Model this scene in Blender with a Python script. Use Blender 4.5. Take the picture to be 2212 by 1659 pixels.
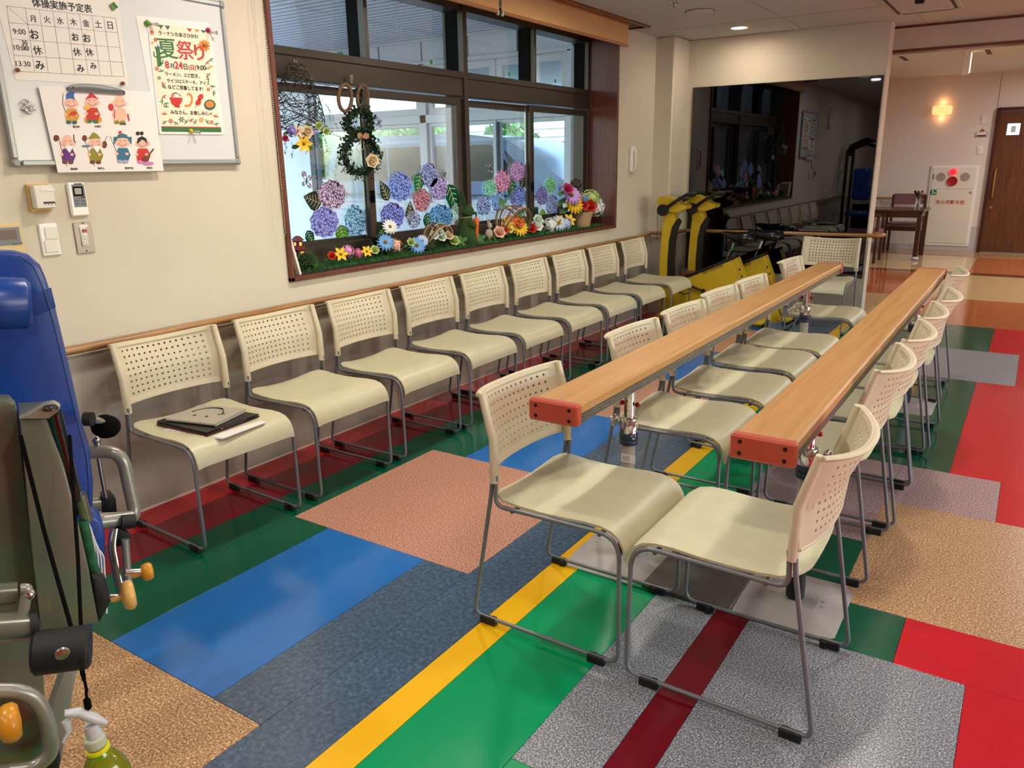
import bpy, math, random
from mathutils import Vector, Matrix
S = bpy.context.scene
COL = S.collection
for o in list(bpy.data.objects): bpy.data.objects.remove(o)
PI = math.pi
# ------------------------------------------------------------------ camera, sky, sun, exposure
CAM = Vector((0, 0, 1.45)); FPX = 1681.9
AR = Vector((0.83604319, 0.54846626, -0.01471566)); AU = Vector((-0.13757589, 0.23552416, 0.96208172)); AF = Vector((-0.53113526, 0.80231735, -0.2723641))
cd = bpy.data.cameras.new('camera'); cam = bpy.data.objects.new('camera', cd); COL.objects.link(cam)
cam.matrix_world = Matrix(((AR.x, AU.x, -AF.x, CAM.x), (AR.y, AU.y, -AF.y, CAM.y), (AR.z, AU.z, -AF.z, CAM.z), (0, 0, 0, 1)))
cd.sensor_width = 36; cd.lens = FPX * 36 / 2212; cd.clip_start = .02; cd.clip_end = 400
S.camera = cam
S.view_settings.view_transform = 'Standard'; S.view_settings.look = 'None'
S.view_settings.gamma = 1; S.view_settings.use_curve_mapping = False
S.view_settings.exposure = -0.04
S.cycles.use_denoising = True
S.cycles.max_bounces = 7; S.cycles.diffuse_bounces = 4; S.cycles.glossy_bounces = 4; S.cycles.transmission_bounces = 6; S.cycles.transparent_max_bounces = 10
S.cycles.caustics_reflective = False; S.cycles.caustics_refractive = False
S.cycles.sample_clamp_indirect = 6
W = bpy.data.worlds.new('sky'); S.world = W; W.use_nodes = True
nt = W.node_tree; bg = nt.nodes['Background']
sk = nt.nodes.new('ShaderNodeTexSky'); sk.sky_type = 'NISHITA'; sk.sun_elevation = math.radians(50); sk.sun_rotation = math.radians(60)
sk.sun_disc = False; sk.air_density = 1.2; sk.dust_density = 1.5
nt.links.new(sk.outputs[0], bg.inputs[0]); bg.inputs[1].default_value = 1.7
sl = bpy.data.lights.new('sun', 'SUN'); sl.energy = 7; sl.angle = .03; sl.color = (1, .96, .9)
so = bpy.data.objects.new('sun', sl); COL.objects.link(so); so.rotation_euler = (math.radians(38), 0, math.radians(60 - 180 + 110))

LAMP = (1.0, .955, .885)
def downlight_and_fill(x, y, z, power, r=.06, col=LAMP):
    l = bpy.data.lights.new('downlight_and_fill', 'AREA'); l.shape = 'DISK'; l.size = r * 2; l.energy = power; l.color = col; l.spread = math.radians(178)
    o = bpy.data.objects.new('downlight_and_fill', l); COL.objects.link(o); o.location = (x, y, z); return o
DOWN_AND_FILL = [(-2.33, 7.12), (-2.19, 3.0), (-2.16, 2.25), (-2.19, 4.9), (-.55, 4.85), (-.45, 2.9), (-.35, .9), (-2.1, .1), (1.3, 6.2), (1.4, 3.6), (1.4, 1.0), (-.5, -1.2), (-2.1, -1.5), (1.4, -1.5), (1.0, 9.7), (2.4, 11.5), (.9, 12.9)]  # the lamps beyond the header are unseen, added to brighten the hall
DPOW = 14.5

# ------------------------------------------------------------------ pixel rays: where a thing measured on the photo stands in the room
def ray(x, y): return (AR * (x - 1106) - AU * (y - 829.5) + AF * FPX) / FPX
def at_x(x, y, X): d = ray(x, y); return CAM + d * (X / d.x)
def at_y(x, y, Y): d = ray(x, y); return CAM + d * (Y / d.y)
def at_z(x, y, Z=0.0): d = ray(x, y); return CAM + d * ((Z - CAM.z) / d.z)

# ------------------------------------------------------------------ materials
def lin(h):
    if not isinstance(h, str): return (*h, 1) if len(h) == 3 else h
    c = [int(h[i:i + 2], 16) / 255 for i in (0, 2, 4)]
    return tuple([(v / 12.92 if v <= .04045 else ((v + .055) / 1.055) ** 2.4) for v in c] + [1])
MATS = {}
def node_mat(name):
    m = bpy.data.materials.new(name); m.use_nodes = True; n = m.node_tree
    return m, n, n.nodes['Principled BSDF']
def pos(n, scale=None, geo=True):
    g = n.nodes.new('ShaderNodeNewGeometry' if geo else 'ShaderNodeTexCoord')
    out = g.outputs['Position'] if geo else g.outputs['Object']
    if scale:
        mp = n.nodes.new('ShaderNodeMapping'); mp.inputs['Scale'].default_value = scale
        n.links.new(out, mp.inputs['Vector']); out = mp.outputs[0]
    return out
def M(name, hx='808080', rough=.5, metal=0., coat=0., spec=.5, var=0., vscale=8., bump=0., bscale=200., vec=None, emit=0., trans=0., alpha=1., sheen=0.):
    """plain procedural material: base colour, slight noise variation, fine bump"""
    if name in MATS: return MATS[name]
    m, n, b = node_mat(name); c = lin(hx)
    b.inputs['Base Color'].default_value = c; b.inputs['Roughness'].default_value = rough; b.inputs['Metallic'].default_value = metal
    b.inputs['Coat Weight'].default_value = coat; b.inputs['Coat Roughness'].default_value = .08; b.inputs['Specular IOR Level'].default_value = spec
    b.inputs['Transmission Weight'].default_value = trans; b.inputs['Alpha'].default_value = alpha
    if sheen: b.inputs['Sheen Weight'].default_value = sheen
    if emit: b.inputs['Emission Color'].default_value = c; b.inputs['Emission Strength'].default_value = emit
    if var:
        t = n.nodes.new('ShaderNodeTexNoise'); t.inputs['Scale'].default_value = vscale; t.inputs['Detail'].default_value = 4
        n.links.new(pos(n, vec, False), t.inputs['Vector'])
        r = n.nodes.new('ShaderNodeValToRGB'); r.color_ramp.elements[0].position = .3; r.color_ramp.elements[1].position = .7
        r.color_ramp.elements[0].color = tuple([max(0, v * (1 - var)) for v in c[:3]] + [1]); r.color_ramp.elements[1].color = tuple([min(1, v * (1 + var)) for v in c[:3]] + [1])
        n.links.new(t.outputs[0], r.inputs[0]); n.links.new(r.outputs[0], b.inputs['Base Color'])
    if bump:
        t = n.nodes.new('ShaderNodeTexNoise'); t.inputs['Scale'].default_value = bscale; n.links.new(pos(n, vec, False), t.inputs['Vector'])
        bp = n.nodes.new('ShaderNodeBump'); bp.inputs['Strength'].default_value = bump; bp.inputs['Distance'].default_value = .002
        n.links.new(t.outputs[0], bp.inputs['Height']); n.links.new(bp.outputs[0], b.inputs['Normal'])
    MATS[name] = m; return m
def speckle(name, cols, scale=260., rough=.22, stops=None, detail=2.):
    """vinyl sheet of coloured chips: noise cut into steps"""
    m, n, b = node_mat(name)
    t = n.nodes.new('ShaderNodeTexNoise'); t.inputs['Scale'].default_value = scale; t.inputs['Detail'].default_value = detail; t.inputs['Roughness'].default_value = .7
    n.links.new(pos(n), t.inputs['Vector'])
    r = n.nodes.new('ShaderNodeValToRGB'); r.color_ramp.interpolation = 'LINEAR'
    k = len(cols); stops = stops or [.34 + .32 * i / max(1, k - 1) for i in range(k)]
    el = r.color_ramp.elements
    while len(el) < k: el.new(.5)
    for e, c, s in zip(el, cols, stops): e.position = s; e.color = lin(c)
    n.links.new(t.outputs[0], r.inputs[0]); n.links.new(r.outputs[0], b.inputs['Base Color'])
    b.inputs['Roughness'].default_value = rough; b.inputs['Specular IOR Level'].default_value = .45
    MATS[name] = m; return m
def vinyl(name, hx, rough=.13, var=.04):
    """glossy plain sheet floor with faint scuffs in the gloss"""
    m, n, b = node_mat(name); c = lin(hx)
    t = n.nodes.new('ShaderNodeTexNoise'); t.inputs['Scale'].default_value = 5; t.inputs['Detail'].default_value = 8; n.links.new(pos(n), t.inputs['Vector'])
    r = n.nodes.new('ShaderNodeMapRange'); r.inputs[3].default_value = rough * .7; r.inputs[4].default_value = rough * 1.5
    n.links.new(t.outputs[0], r.inputs[0]); n.links.new(r.outputs[0], b.inputs['Roughness'])
    q = n.nodes.new('ShaderNodeValToRGB'); q.color_ramp.elements[0].color = tuple([v * (1 - var) for v in c[:3]] + [1]); q.color_ramp.elements[1].color = tuple([min(1, v * (1 + var)) for v in c[:3]] + [1])
    n.links.new(t.outputs[0], q.inputs[0]); n.links.new(q.outputs[0], b.inputs['Base Color'])
    b.inputs['Specular IOR Level'].default_value = .5
    MATS[name] = m; return m
def wood(name, a, b_, rough=.35, vec=(60, 2, 60), scale=1., coat=0.):
    m, n, b = node_mat(name)
    t = n.nodes.new('ShaderNodeTexNoise'); t.inputs['Scale'].default_value = scale; t.inputs['Detail'].default_value = 6; t.inputs['Distortion'].default_value = .6
    n.links.new(pos(n, vec), t.inputs['Vector'])
    r = n.nodes.new('ShaderNodeValToRGB'); r.color_ramp.elements[0].position = .3; r.color_ramp.elements[1].position = .72
    r.color_ramp.elements[0].color = lin(a); r.color_ramp.elements[1].color = lin(b_)
    n.links.new(t.outputs[0], r.inputs[0]); n.links.new(r.outputs[0], b.inputs['Base Color']); b.inputs['Roughness'].default_value = rough; b.inputs['Coat Weight'].default_value = coat
    MATS[name] = m; return m
def paper_wall(name, hx, along='Y'):
    """ribbed wallpaper: fine vertical ribs as bump plus a faint mottling"""
    m, n, b = node_mat(name); c = lin(hx)
    w = n.nodes.new('ShaderNodeTexWave'); w.bands_direction = 'X' if along == 'X' else 'Y'; w.inputs['Scale'].default_value = 90; w.inputs['Distortion'].default_value = 1.2; w.inputs['Detail'].default_value = 2; w.inputs['Detail Scale'].default_value = 3
    n.links.new(pos(n), w.inputs['Vector'])
    bp = n.nodes.new('ShaderNodeBump'); bp.inputs['Strength'].default_value = .22; bp.inputs['Distance'].default_value = .0012
    n.links.new(w.outputs[1], bp.inputs['Height']); n.links.new(bp.outputs[0], b.inputs['Normal'])
    t = n.nodes.new('ShaderNodeTexNoise'); t.inputs['Scale'].default_value = 3; t.inputs['Detail'].default_value = 5; n.links.new(pos(n), t.inputs['Vector'])
    r = n.nodes.new('ShaderNodeValToRGB'); r.color_ramp.elements[0].position = .3; r.color_ramp.elements[1].position = .7
    r.color_ramp.elements[0].color = tuple([v * .955 for v in c[:3]] + [1]); r.color_ramp.elements[1].color = c
    n.links.new(t.outputs[0], r.inputs[0]); n.links.new(r.outputs[0], b.inputs['Base Color']); b.inputs['Roughness'].default_value = .75; b.inputs['Specular IOR Level'].default_value = .25
    MATS[name] = m; return m
def glass_pane(name, tint=(.93, .97, .98), refl=.5):
    m = bpy.data.materials.new(name); m.use_nodes = True; n = m.node_tree; n.nodes.clear()
    o = n.nodes.new('ShaderNodeOutputMaterial'); tr = n.nodes.new('ShaderNodeBsdfTransparent'); tr.inputs[0].default_value = (*tint, 1)
    gl = n.nodes.new('ShaderNodeBsdfGlossy'); gl.inputs['Roughness'].default_value = .01
    fr = n.nodes.new('ShaderNodeFresnel'); fr.inputs[0].default_value = 1.45
    mu = n.nodes.new('ShaderNodeMath'); mu.operation = 'MULTIPLY'; mu.inputs[1].default_value = refl; n.links.new(fr.outputs[0], mu.inputs[0])
    mx = n.nodes.new('ShaderNodeMixShader'); n.links.new(mu.outputs[0], mx.inputs[0]); n.links.new(tr.outputs[0], mx.inputs[1]); n.links.new(gl.outputs[0], mx.inputs[2]); n.links.new(mx.outputs[0], o.inputs[0])
    MATS[name] = m; return m
def film(name, petal, line, scale=42., trans=.6):
    """printed window film: Voronoi petals with dark outlines, lets daylight through"""
    if name in MATS: return MATS[name]
    m = bpy.data.materials.new(name); m.use_nodes = True; n = m.node_tree; n.nodes.clear()
    o = n.nodes.new('ShaderNodeOutputMaterial')
    v = n.nodes.new('ShaderNodeTexVoronoi'); v.feature = 'DISTANCE_TO_EDGE'; v.inputs['Scale'].default_value = scale; n.links.new(pos(n, None, False), v.inputs['Vector'])
    v2 = n.nodes.new('ShaderNodeTexVoronoi'); v2.inputs['Scale'].default_value = scale; n.links.new(pos(n, None, False), v2.inputs['Vector'])
    r = n.nodes.new('ShaderNodeValToRGB'); r.color_ramp.elements[0].position = .04; r.color_ramp.elements[1].position = .10
    r.color_ramp.elements[0].color = lin(line); r.color_ramp.elements[1].color = lin(petal); n.links.new(v.outputs['Distance'], r.inputs[0])
    h = n.nodes.new('ShaderNodeMixRGB'); h.inputs[0].default_value = .12; h.blend_type = 'SOFT_LIGHT'; n.links.new(r.outputs[0], h.inputs[1]); n.links.new(v2.outputs['Color'], h.inputs[2])
    a = n.nodes.new('ShaderNodeBsdfDiffuse'); t = n.nodes.new('ShaderNodeBsdfTranslucent'); mx = n.nodes.new('ShaderNodeMixShader'); mx.inputs[0].default_value = trans
    n.links.new(h.outputs[0], a.inputs[0]); n.links.new(h.outputs[0], t.inputs[0]); n.links.new(a.outputs[0], mx.inputs[1]); n.links.new(t.outputs[0], mx.inputs[2]); n.links.new(mx.outputs[0], o.inputs[0])
    MATS[name] = m; return m

# ------------------------------------------------------------------ mesh builder
def frame_to(d):
    d = Vector(d).normalized(); a = Vector((0, 0, 1)) if abs(d.z) < .95 else Vector((1, 0, 0))
    x = a.cross(d).normalized(); y = d.cross(x); return x, y, d
def loc_rot(loc=(0, 0, 0), rz=0, rx=0, ry=0):
    return Matrix.Translation(Vector(loc)) @ Matrix.Rotation(rz, 4, 'Z') @ Matrix.Rotation(ry, 4, 'Y') @ Matrix.Rotation(rx, 4, 'X')
def basis(o, x, y, z):
    return Matrix(((x[0], y[0], z[0], o[0]), (x[1], y[1], z[1], o[1]), (x[2], y[2], z[2], o[2]), (0, 0, 0, 1)))
def fillet(pts, r, n=5):
    pts = [Vector(p) for p in pts]; out = [pts[0]]
    for i in range(1, len(pts) - 1):
        a, b, c = pts[i - 1], pts[i], pts[i + 1]; u = (a - b); w = (c - b); rr = min(r[i] if isinstance(r, (list, tuple)) else r, u.length * .49, w.length * .49)
        if rr <= 1e-6: out.append(b); continue
        p, q = b + u.normalized() * rr, b + w.normalized() * rr
        for k in range(n + 1):
            t = k / n; out.append(p * (1 - t) ** 2 + b * 2 * t * (1 - t) + q * t * t)
    out.append(pts[-1]); return out
class MB:
    def __init__(s): s.v = []; s.f = []
    def add(s, vs, fs, M_=None):
        k = len(s.v)
        for p in vs:
            p = Vector(p); s.v.append(M_ @ p if M_ else p)
        s.f += [tuple(i + k for i in f) for f in fs]; return s
    def box(s, c, d, M_=None, b=0.):
        hx, hy, hz = d[0] / 2, d[1] / 2, d[2] / 2; b = min(b, hx * .9, hy * .9, hz * .9); T = Matrix.Translation(Vector(c)); T = M_ @ T if M_ else T
        if b <= 0:
            vs = [(x * hx, y * hy, z * hz) for z in (-1, 1) for y in (-1, 1) for x in (-1, 1)]
            return s.add(vs, [(0, 2, 3, 1), (4, 5, 7, 6), (0, 1, 5, 4), (2, 6, 7, 3), (0, 4, 6, 2), (1, 3, 7, 5)], T)
        vs = []; ix = {}
        for x in (-1, 1):
            for y in (-1, 1):
                for z in (-1, 1):
                    for a, p in (('x', (hx, hy - b, hz - b)), ('y', (hx - b, hy, hz - b)), ('z', (hx - b, hy - b, hz))):
                        ix[(x, y, z, a)] = len(vs); vs.append((x * p[0], y * p[1], z * p[2]))
        fs = []
        for q in (-1, 1):
            fs.append([ix[(q, y, z, 'x')] for y, z in ((-1, -1), (1, -1), (1, 1), (-1, 1))][::q])
            fs.append([ix[(x, q, z, 'y')] for x, z in ((-1, -1), (-1, 1), (1, 1), (1, -1))][::q])
            fs.append([ix[(x, y, q, 'z')] for x, y in ((-1, -1), (1, -1), (1, 1), (-1, 1))][::q])
        for p in (-1, 1):
            for q in (-1, 1):
                fs.append([ix[(p, q, -1, 'x')], ix[(p, q, -1, 'y')], ix[(p, q, 1, 'y')], ix[(p, q, 1, 'x')]][::p * q])
                fs.append([ix[(p, -1, q, 'z')], ix[(p, -1, q, 'x')], ix[(p, 1, q, 'x')], ix[(p, 1, q, 'z')]][::p * q])
                fs.append([ix[(-1, p, q, 'y')], ix[(-1, p, q, 'z')], ix[(1, p, q, 'z')], ix[(1, p, q, 'y')]][::p * q])
                for r in (-1, 1): fs.append([ix[(p, q, r, a)] for a in 'xyz'][::p * q * r])
        return s.add(vs, fs, T)
    def tube(s, pts, r, n=8, closed=False, caps=True, M_=None, sq=None):
        pts = [Vector(p) for p in pts]; N = len(pts); rs = r if isinstance(r, (list, tuple)) else [r] * N
        tan = []
        for i in range(N):
            a = pts[(i - 1) % N] if (closed or i > 0) else pts[i]; c = pts[(i + 1) % N] if (closed or i < N - 1) else pts[i]
            d = c - a; tan.append(d.normalized() if d.length > 1e-9 else Vector((0, 0, 1)))
        x, y, _ = frame_to(tan[0]); vs = []
        for i in range(N):
            if i:
                x = (x - tan[i] * x.dot(tan[i])); x = x.normalized() if x.length > 1e-6 else frame_to(tan[i])[0]; y = tan[i].cross(x)
            for k in range(n):
                a = 2 * PI * k / n; ca, sa = math.cos(a), math.sin(a)
                if sq: ca *= sq[0]; sa *= sq[1]
                vs.append(pts[i] + (x * ca + y * sa) * rs[i])
        fs = [(i * n + k, i * n + (k + 1) % n, ((i + 1) % N) * n + (k + 1) % n, ((i + 1) % N) * n + k) for i in range(N if closed else N - 1) for k in range(n)]
        if caps and not closed: fs += [tuple(range(n))[::-1], tuple((N - 1) * n + k for k in range(n))]
        return s.add(vs, fs, M_)
    def cyl(s, a, b, r, r2=None, n=16, M_=None, caps=True): return s.tube([a, b], [r, r if r2 is None else r2], n, M_=M_, caps=caps)
    def lathe(s, prof, n=20, M_=None, o=(0, 0, 0)):
        vs = [(o[0] + r * math.cos(2 * PI * k / n), o[1] + r * math.sin(2 * PI * k / n), o[2] + z) for r, z in prof for k in range(n)]
        fs = [(i * n + k, i * n + (k + 1) % n, (i + 1) * n + (k + 1) % n, (i + 1) * n + k) for i in range(len(prof) - 1) for k in range(n)]
        if prof[0][0] > 1e-5: fs.append(tuple(range(n))[::-1])
        if prof[-1][0] > 1e-5: fs.append(tuple((len(prof) - 1) * n + k for k in range(n)))
        return s.add(vs, fs, M_)
    def ball(s, c, r, n=12, m=8, M_=None, jit=0., rnd=None):
        rx, ry, rz = r if isinstance(r, (tuple, list)) else (r, r, r); vs = [(c[0], c[1], c[2] - rz)]
        for j in range(1, m):
            t = PI * j / m
            for k in range(n):
                a = 2 * PI * k / n; q = 1 + (rnd.uniform(-jit, jit) if jit else 0)
                vs.append((c[0] + rx * q * math.sin(t) * math.cos(a), c[1] + ry * q * math.sin(t) * math.sin(a), c[2] - rz * q * math.cos(t)))
        vs.append((c[0], c[1], c[2] + rz)); L = len(vs) - 1
        fs = [(0, 1 + (k + 1) % n, 1 + k) for k in range(n)] + [(1 + j * n + k, 1 + j * n + (k + 1) % n, 1 + (j + 1) * n + (k + 1) % n, 1 + (j + 1) * n + k) for j in range(m - 2) for k in range(n)]
        fs += [(L, 1 + (m - 2) * n + k, 1 + (m - 2) * n + (k + 1) % n) for k in range(n)]
        return s.add(vs, fs, M_)
    def prism(s, poly, d0, d1, M_=None):
        """outline in local xy, thickness d0..d1 along local z"""
        n = len(poly); vs = [(x, y, d0) for x, y in poly] + [(x, y, d1) for x, y in poly]
        ar = sum(poly[i][0] * poly[(i + 1) % n][1] - poly[(i + 1) % n][0] * poly[i][1] for i in range(n)); q = 1 if ar > 0 else -1
        fs = [tuple(range(n))[::-1][::q], tuple(range(n, 2 * n))[::q]] + [(i, (i + 1) % n, n + (i + 1) % n, n + i)[::q] for i in range(n)]
        return s.add(vs, fs, M_)
    def sheet(s, P, th, M_=None):
        """P[i][j] grid of points -> closed shell of thickness th"""
        nu, nv = len(P), len(P[0]); P = [[Vector(p) for p in row] for row in P]; N = []
        for i in range(nu):
            row = []
            for j in range(nv):
                a = P[min(i + 1, nu - 1)][j] - P[max(i - 1, 0)][j]; b = P[i][min(j + 1, nv - 1)] - P[i][max(j - 1, 0)]
                c = a.cross(b); row.append(c.normalized() if c.length > 1e-12 else Vector((0, 0, 1)))
            N.append(row)
        top = [P[i][j] for i in range(nu) for j in range(nv)]; bot = [P[i][j] - N[i][j] * th for i in range(nu) for j in range(nv)]; K = nu * nv
        fs = []
        for i in range(nu - 1):
            for j in range(nv - 1):
                q = (i * nv + j, (i + 1) * nv + j, (i + 1) * nv + j + 1, i * nv + j + 1); fs += [q, tuple(k + K for k in q[::-1])]
        for i in range(nu - 1):
            for j in (0, nv - 1):
                q = (i * nv + j, (i + 1) * nv + j, (i + 1) * nv + j + K, i * nv + j + K); fs.append(q[::-1] if j == 0 else q)
        for j in range(nv - 1):
            for i in (0, nu - 1):
                q = (i * nv + j, i * nv + j + 1, i * nv + j + 1 + K, i * nv + j + K); fs.append(q if i == 0 else q[::-1])
        return s.add(top + bot, fs, M_)
    def petal(s, M_, L, w, curl=.3, seg=3):
        """a leaf or petal: double row of quads, base at origin, along local x, curling up in z"""
        vs = []; prof = [.25, .85, 1., .0] if seg == 3 else [.3, 1., .0]
        for i, q in enumerate(prof):
            t = i / (len(prof) - 1); x = L * t; z = L * curl * t * t
            vs += [(x, -w / 2 * q, z + .12 * w * q), (x, 0, z), (x, w / 2 * q, z + .12 * w * q)]
        fs = []
        for i in range(len(prof) - 1):
            for j in (0, 1): fs.append((i * 3 + j, (i + 1) * 3 + j, (i + 1) * 3 + j + 1, i * 3 + j + 1))
        return s.add(vs, fs, M_)
    def build(s, name, mat, parent=None, smooth=35, loc=None):
        me = bpy.data.meshes.new(name); me.from_pydata([tuple(p) for p in s.v], [], s.f); me.validate(clean_customdata=False)
        if smooth:
            me.polygons.foreach_set('use_smooth', [True] * len(me.polygons)); me.set_sharp_from_angle(angle=math.radians(smooth))
        me.materials.append(mat if not isinstance(mat, str) else MATS[mat])
        o = bpy.data.objects.new(name, me); COL.objects.link(o)
        if parent: o.parent = parent
        if loc: o.location = loc
        return o
def tag(o, label=None, cat=None, group=None, kind=None):
    if label: o['label'] = label
    if cat: o['category'] = cat
    if group: o['group'] = group
    if kind: o['kind'] = kind
    return o
def thing(name, label, cat, loc=(0, 0, 0), rz=0., group=None):
    o = bpy.data.objects.new(name, None); COL.objects.link(o); o.location = loc; o.rotation_euler = (0, 0, rz); o.empty_display_size = .05
    return tag(o, label, cat, group)
def struct(name, mb, mat, parent=None, smooth=0, loc=None):
    o = mb.build(name, mat, parent, smooth, loc)
    if not parent: o['kind'] = 'structure'
    return o
def copy_tree(o, loc, rz=0., label=None, parent=None):
    c = o.copy(); COL.objects.link(c)
    if parent: c.parent = parent
    else:
        c.location = loc; c.rotation_euler = (0, 0, rz)
        if label: c['label'] = label
    for ch in list(o.children): copy_tree(ch, None, 0, None, c)
    return c
def text(body, mat, M_, size, parent=None, name='lettering', wfit=None, bold=0., ext=.0004, shear=0., align='LEFT', hfit=None):
    """flat lettering as a mesh; M_ places its baseline start, x along the line, y up the letters"""
    c = bpy.data.curves.new('tmp_text', 'FONT'); c.body = body; c.size = size; c.offset = bold * size; c.extrude = ext; c.resolution_u = 3; c.shear = shear
    o = bpy.data.objects.new('tmp_text', c); COL.objects.link(o)
    dg = bpy.context.evaluated_depsgraph_get(); me = bpy.data.meshes.new_from_object(o.evaluated_get(dg)); bpy.data.objects.remove(o); bpy.data.curves.remove(c)
    xs = [v.co.x for v in me.vertices] or [0]; ys = [v.co.y for v in me.vertices] or [0]
    w = max(xs) - min(xs); h = max(ys) - min(ys); sx = (wfit / w) if (wfit and w > 0) else 1; sy = (hfit / h) if (hfit and h > 0) else (sx if wfit else 1)
    x0 = min(xs) if align == 'LEFT' else (min(xs) + max(xs)) / 2
    y0 = min(ys) if hfit else 0
    for v in me.vertices: v.co = M_ @ Vector(((v.co.x - x0) * sx, (v.co.y - y0) * sy, v.co.z))
    me.materials.clear(); me.materials.append(MATS[mat] if isinstance(mat, str) else mat); me.name = name
    o = bpy.data.objects.new(name, me); COL.objects.link(o)
    if parent: o.parent = parent
    return o
# ------------------------------------------------------------------ palette
paper_wall('wallpaper', 'd1c9b5'); paper_wall('wallpaper_x', 'd1c9b5', 'X')
M('ceiling_board', 'c6c9c0', .85, var=.02, vscale=3, bump=.1, bscale=60)
M('wall_plain', 'e0cfc0', .7); M('hall_wall', 'd8cec6', .75, var=.02, vscale=2)
vinyl('v_red', 'c81e2a'); vinyl('v_maroon', '7c1420'); vinyl('v_dkgreen', '00543a'); vinyl('v_blue', '206bb4'); vinyl('v_green', '00965a', .16); vinyl('v_yellow', 'f2b90a', .2); vinyl('v_darkred', '6c0d1b')
speckle('v_greyblue', ['35475a', '44586c', '566b7e', '8a9cab'], 60, .2, [.32, .48, .62, .8], 8)
speckle('v_salmon', ['85493a', 'ad705c', 'c69379', 'e8c9aa'], 190, .28, [.36, .47, .54, .66])
speckle('v_tan', ['82572f', 'a87d52', 'c0986c', 'ead2ac'], 150, .28, [.36, .46, .55, .66])
speckle('v_granite', ['4c5056', '767b81', '95999d', 'd0d0cc'], 190, .28, [.38, .48, .56, .66])
speckle('v_mauve', ['6e5554', '9b7f7d', 'b79a96', 'dcc4bc'], 190, .26, [.38, .48, .56, .66])
vinyl('h_orange', 'b5693f', .07); vinyl('h_cream', 'c9a97c', .06); vinyl('h_tan', 'b98f66', .06); vinyl('h_brown', '6b3c28', .1); vinyl('h_pink', 'c4425a', .1)
M('subfloor', '2e2a28', .6)
wood('wood_trim', '5b2e17', '7a4224', .3, (40, 3, 40)); wood('wood_reveal', '552a20', '70402f', .35, (60, 60, 4)); wood('wood_door', '4a2814', '6a3c20', .35, (50, 50, 3))
wood('wood_rail', '8a5f34', 'a87a48', .3, (30, 3, 30)); wood('wood_rail_x', '8a5f34', 'a87a48', .3, (3, 30, 30))
wood('wood_bar', 'b07f47', 'c4955a', .33, (45, 1.6, 45)); wood('wood_dark', '37160f', '4e2418', .25, (40, 40, 3))
M('bronze', '4a4238', .38, .6); M('bronze_dark', '080807', .7, spec=.1); M('black_rubber', '0d0d0d', .6); M('black_plastic', '141416', .4); M('black_vinyl', '0b0d14', .28, var=.1, bump=.1, bscale=90)
M('chrome', 'd8d8d8', .06, 1.); M('aluminium', 'a9a9a6', .3, .9); M('chair_tube', '74777a', .38, .25); M('steel', 'b0aea8', .25, 1.)
M('cream_seat', 'c8c3a0', .38, var=.03, vscale=20); M('cream_back', 'cdc0a2', .42, var=.02, vscale=20)
M('coral', 'b54c36', .38); M('white_plastic', 'dcd8cc', .4); M('white_gloss', 'e8e6e0', .2); M('grey_plate', 'a6a199', .4, .2, var=.03, vscale=15); M('taupe_mat', '4b453e', .45, var=.08, vscale=9)
M('taupe_post', 'a59c8c', .4); M('navy_collar', '1f2b3a', .5); M('red_knob', 'b30f1d', .25); M('bolt_black', '1a0d0a', .4)
M('yellow_bike', 'c9a81c', .35, coat=.2); M('leather_blue', '0e3c8c', .3, var=.05, bump=.06, bscale=160); M('machine_grey', '6b6e5c', .28, .35, coat=.3); M('machine_tube', '8f8d80', .3, .35)
M('knob_yellow', 'cf8a1a', .3); M('knob_pale', 'd9a95c', .3); M('white_cord', 'e6e4e0', .5); M('black_strap', '050505', .9, spec=.1); M('dark_chrome', '55605a', .14, 1.)
M('blind_cloth', 'd8aa70', .85, var=.04, vscale=4, bump=.2, bscale=500); M('bead', 'd9d2c2', .4)
M('ink', '151515', .6); M('ink_soft', '34302c', .6); M('paper', 'e8e4de', .7); M('paper_warm', 'efe2c6', .6); M('paper_laminate', 'dedcd2', .3); M('board_white', 'd3d8d6', .22); M('board_frame', '9ea3a2', .35, .4)
M('p_green', '2f6e3a', .6); M('p_red', 'c22a22', .6); M('p_orange', 'e0812a', .6); M('p_teal', '2f5d5c', .6); M('p_yellow', 'e0b030', .6); M('p_blue', '2c5ea8', .6); M('p_purple', '5b1f78', .6); M('p_skin', 'e6b79a', .6); M('p_olive', '8a8420', .6); M('p_brown', '6a3320', .6); M('p_grey', '9aa4b0', .6); M('p_pink', 'c87ab0', .6); M('p_white', 'f0eeea', .6); M('p_steelblue', '2c6a86', .6); M('p_gold', 'c8942a', .5)
M('magnet_brown', '8a5a30', .3); M('magnet_green', '4fa02c', .25); M('magnet_red', 'b01850', .25); M('magnet_yellow', 'd4c020', .25)
M('clear_plastic', 'e8ecec', .08, trans=.85)
M('alu_white', 'd5dce4', .35); M('grey_wall_out', 'a8a4a6', .8); M('pale_wall_out', 'dfe6f2', .85, var=.05, vscale=60); M('soffit', 'e2e4f2', .6)
M('concrete', 'b8b6b0', .85, var=.08, vscale=5); M('grass_out', '5f9a45', .9, var=.3, vscale=6); M('leaf_out', '4e7d38', .8, var=.5, vscale=7)
M('van_paint', '8ea6c6', .2, coat=.6); M('van_glass', '2b2320', .3, spec=.25); M('house_white', 'dfe3e2', .8); M('house_grey', '5c646e', .6); M('roof_blue', '3f6f9c', .5)
M('dark_mirror_back', '101012', .4)
m_, n_, b_ = node_mat('dark_mirror'); b_.inputs['Base Color'].default_value = (.085, .088, .10, 1); b_.inputs['Metallic'].default_value = 1; b_.inputs['Roughness'].default_value = .015; MATS['dark_mirror'] = m_
glass_pane('glass'); glass_pane('glass_out', (.86, .93, .97), .6)
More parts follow.
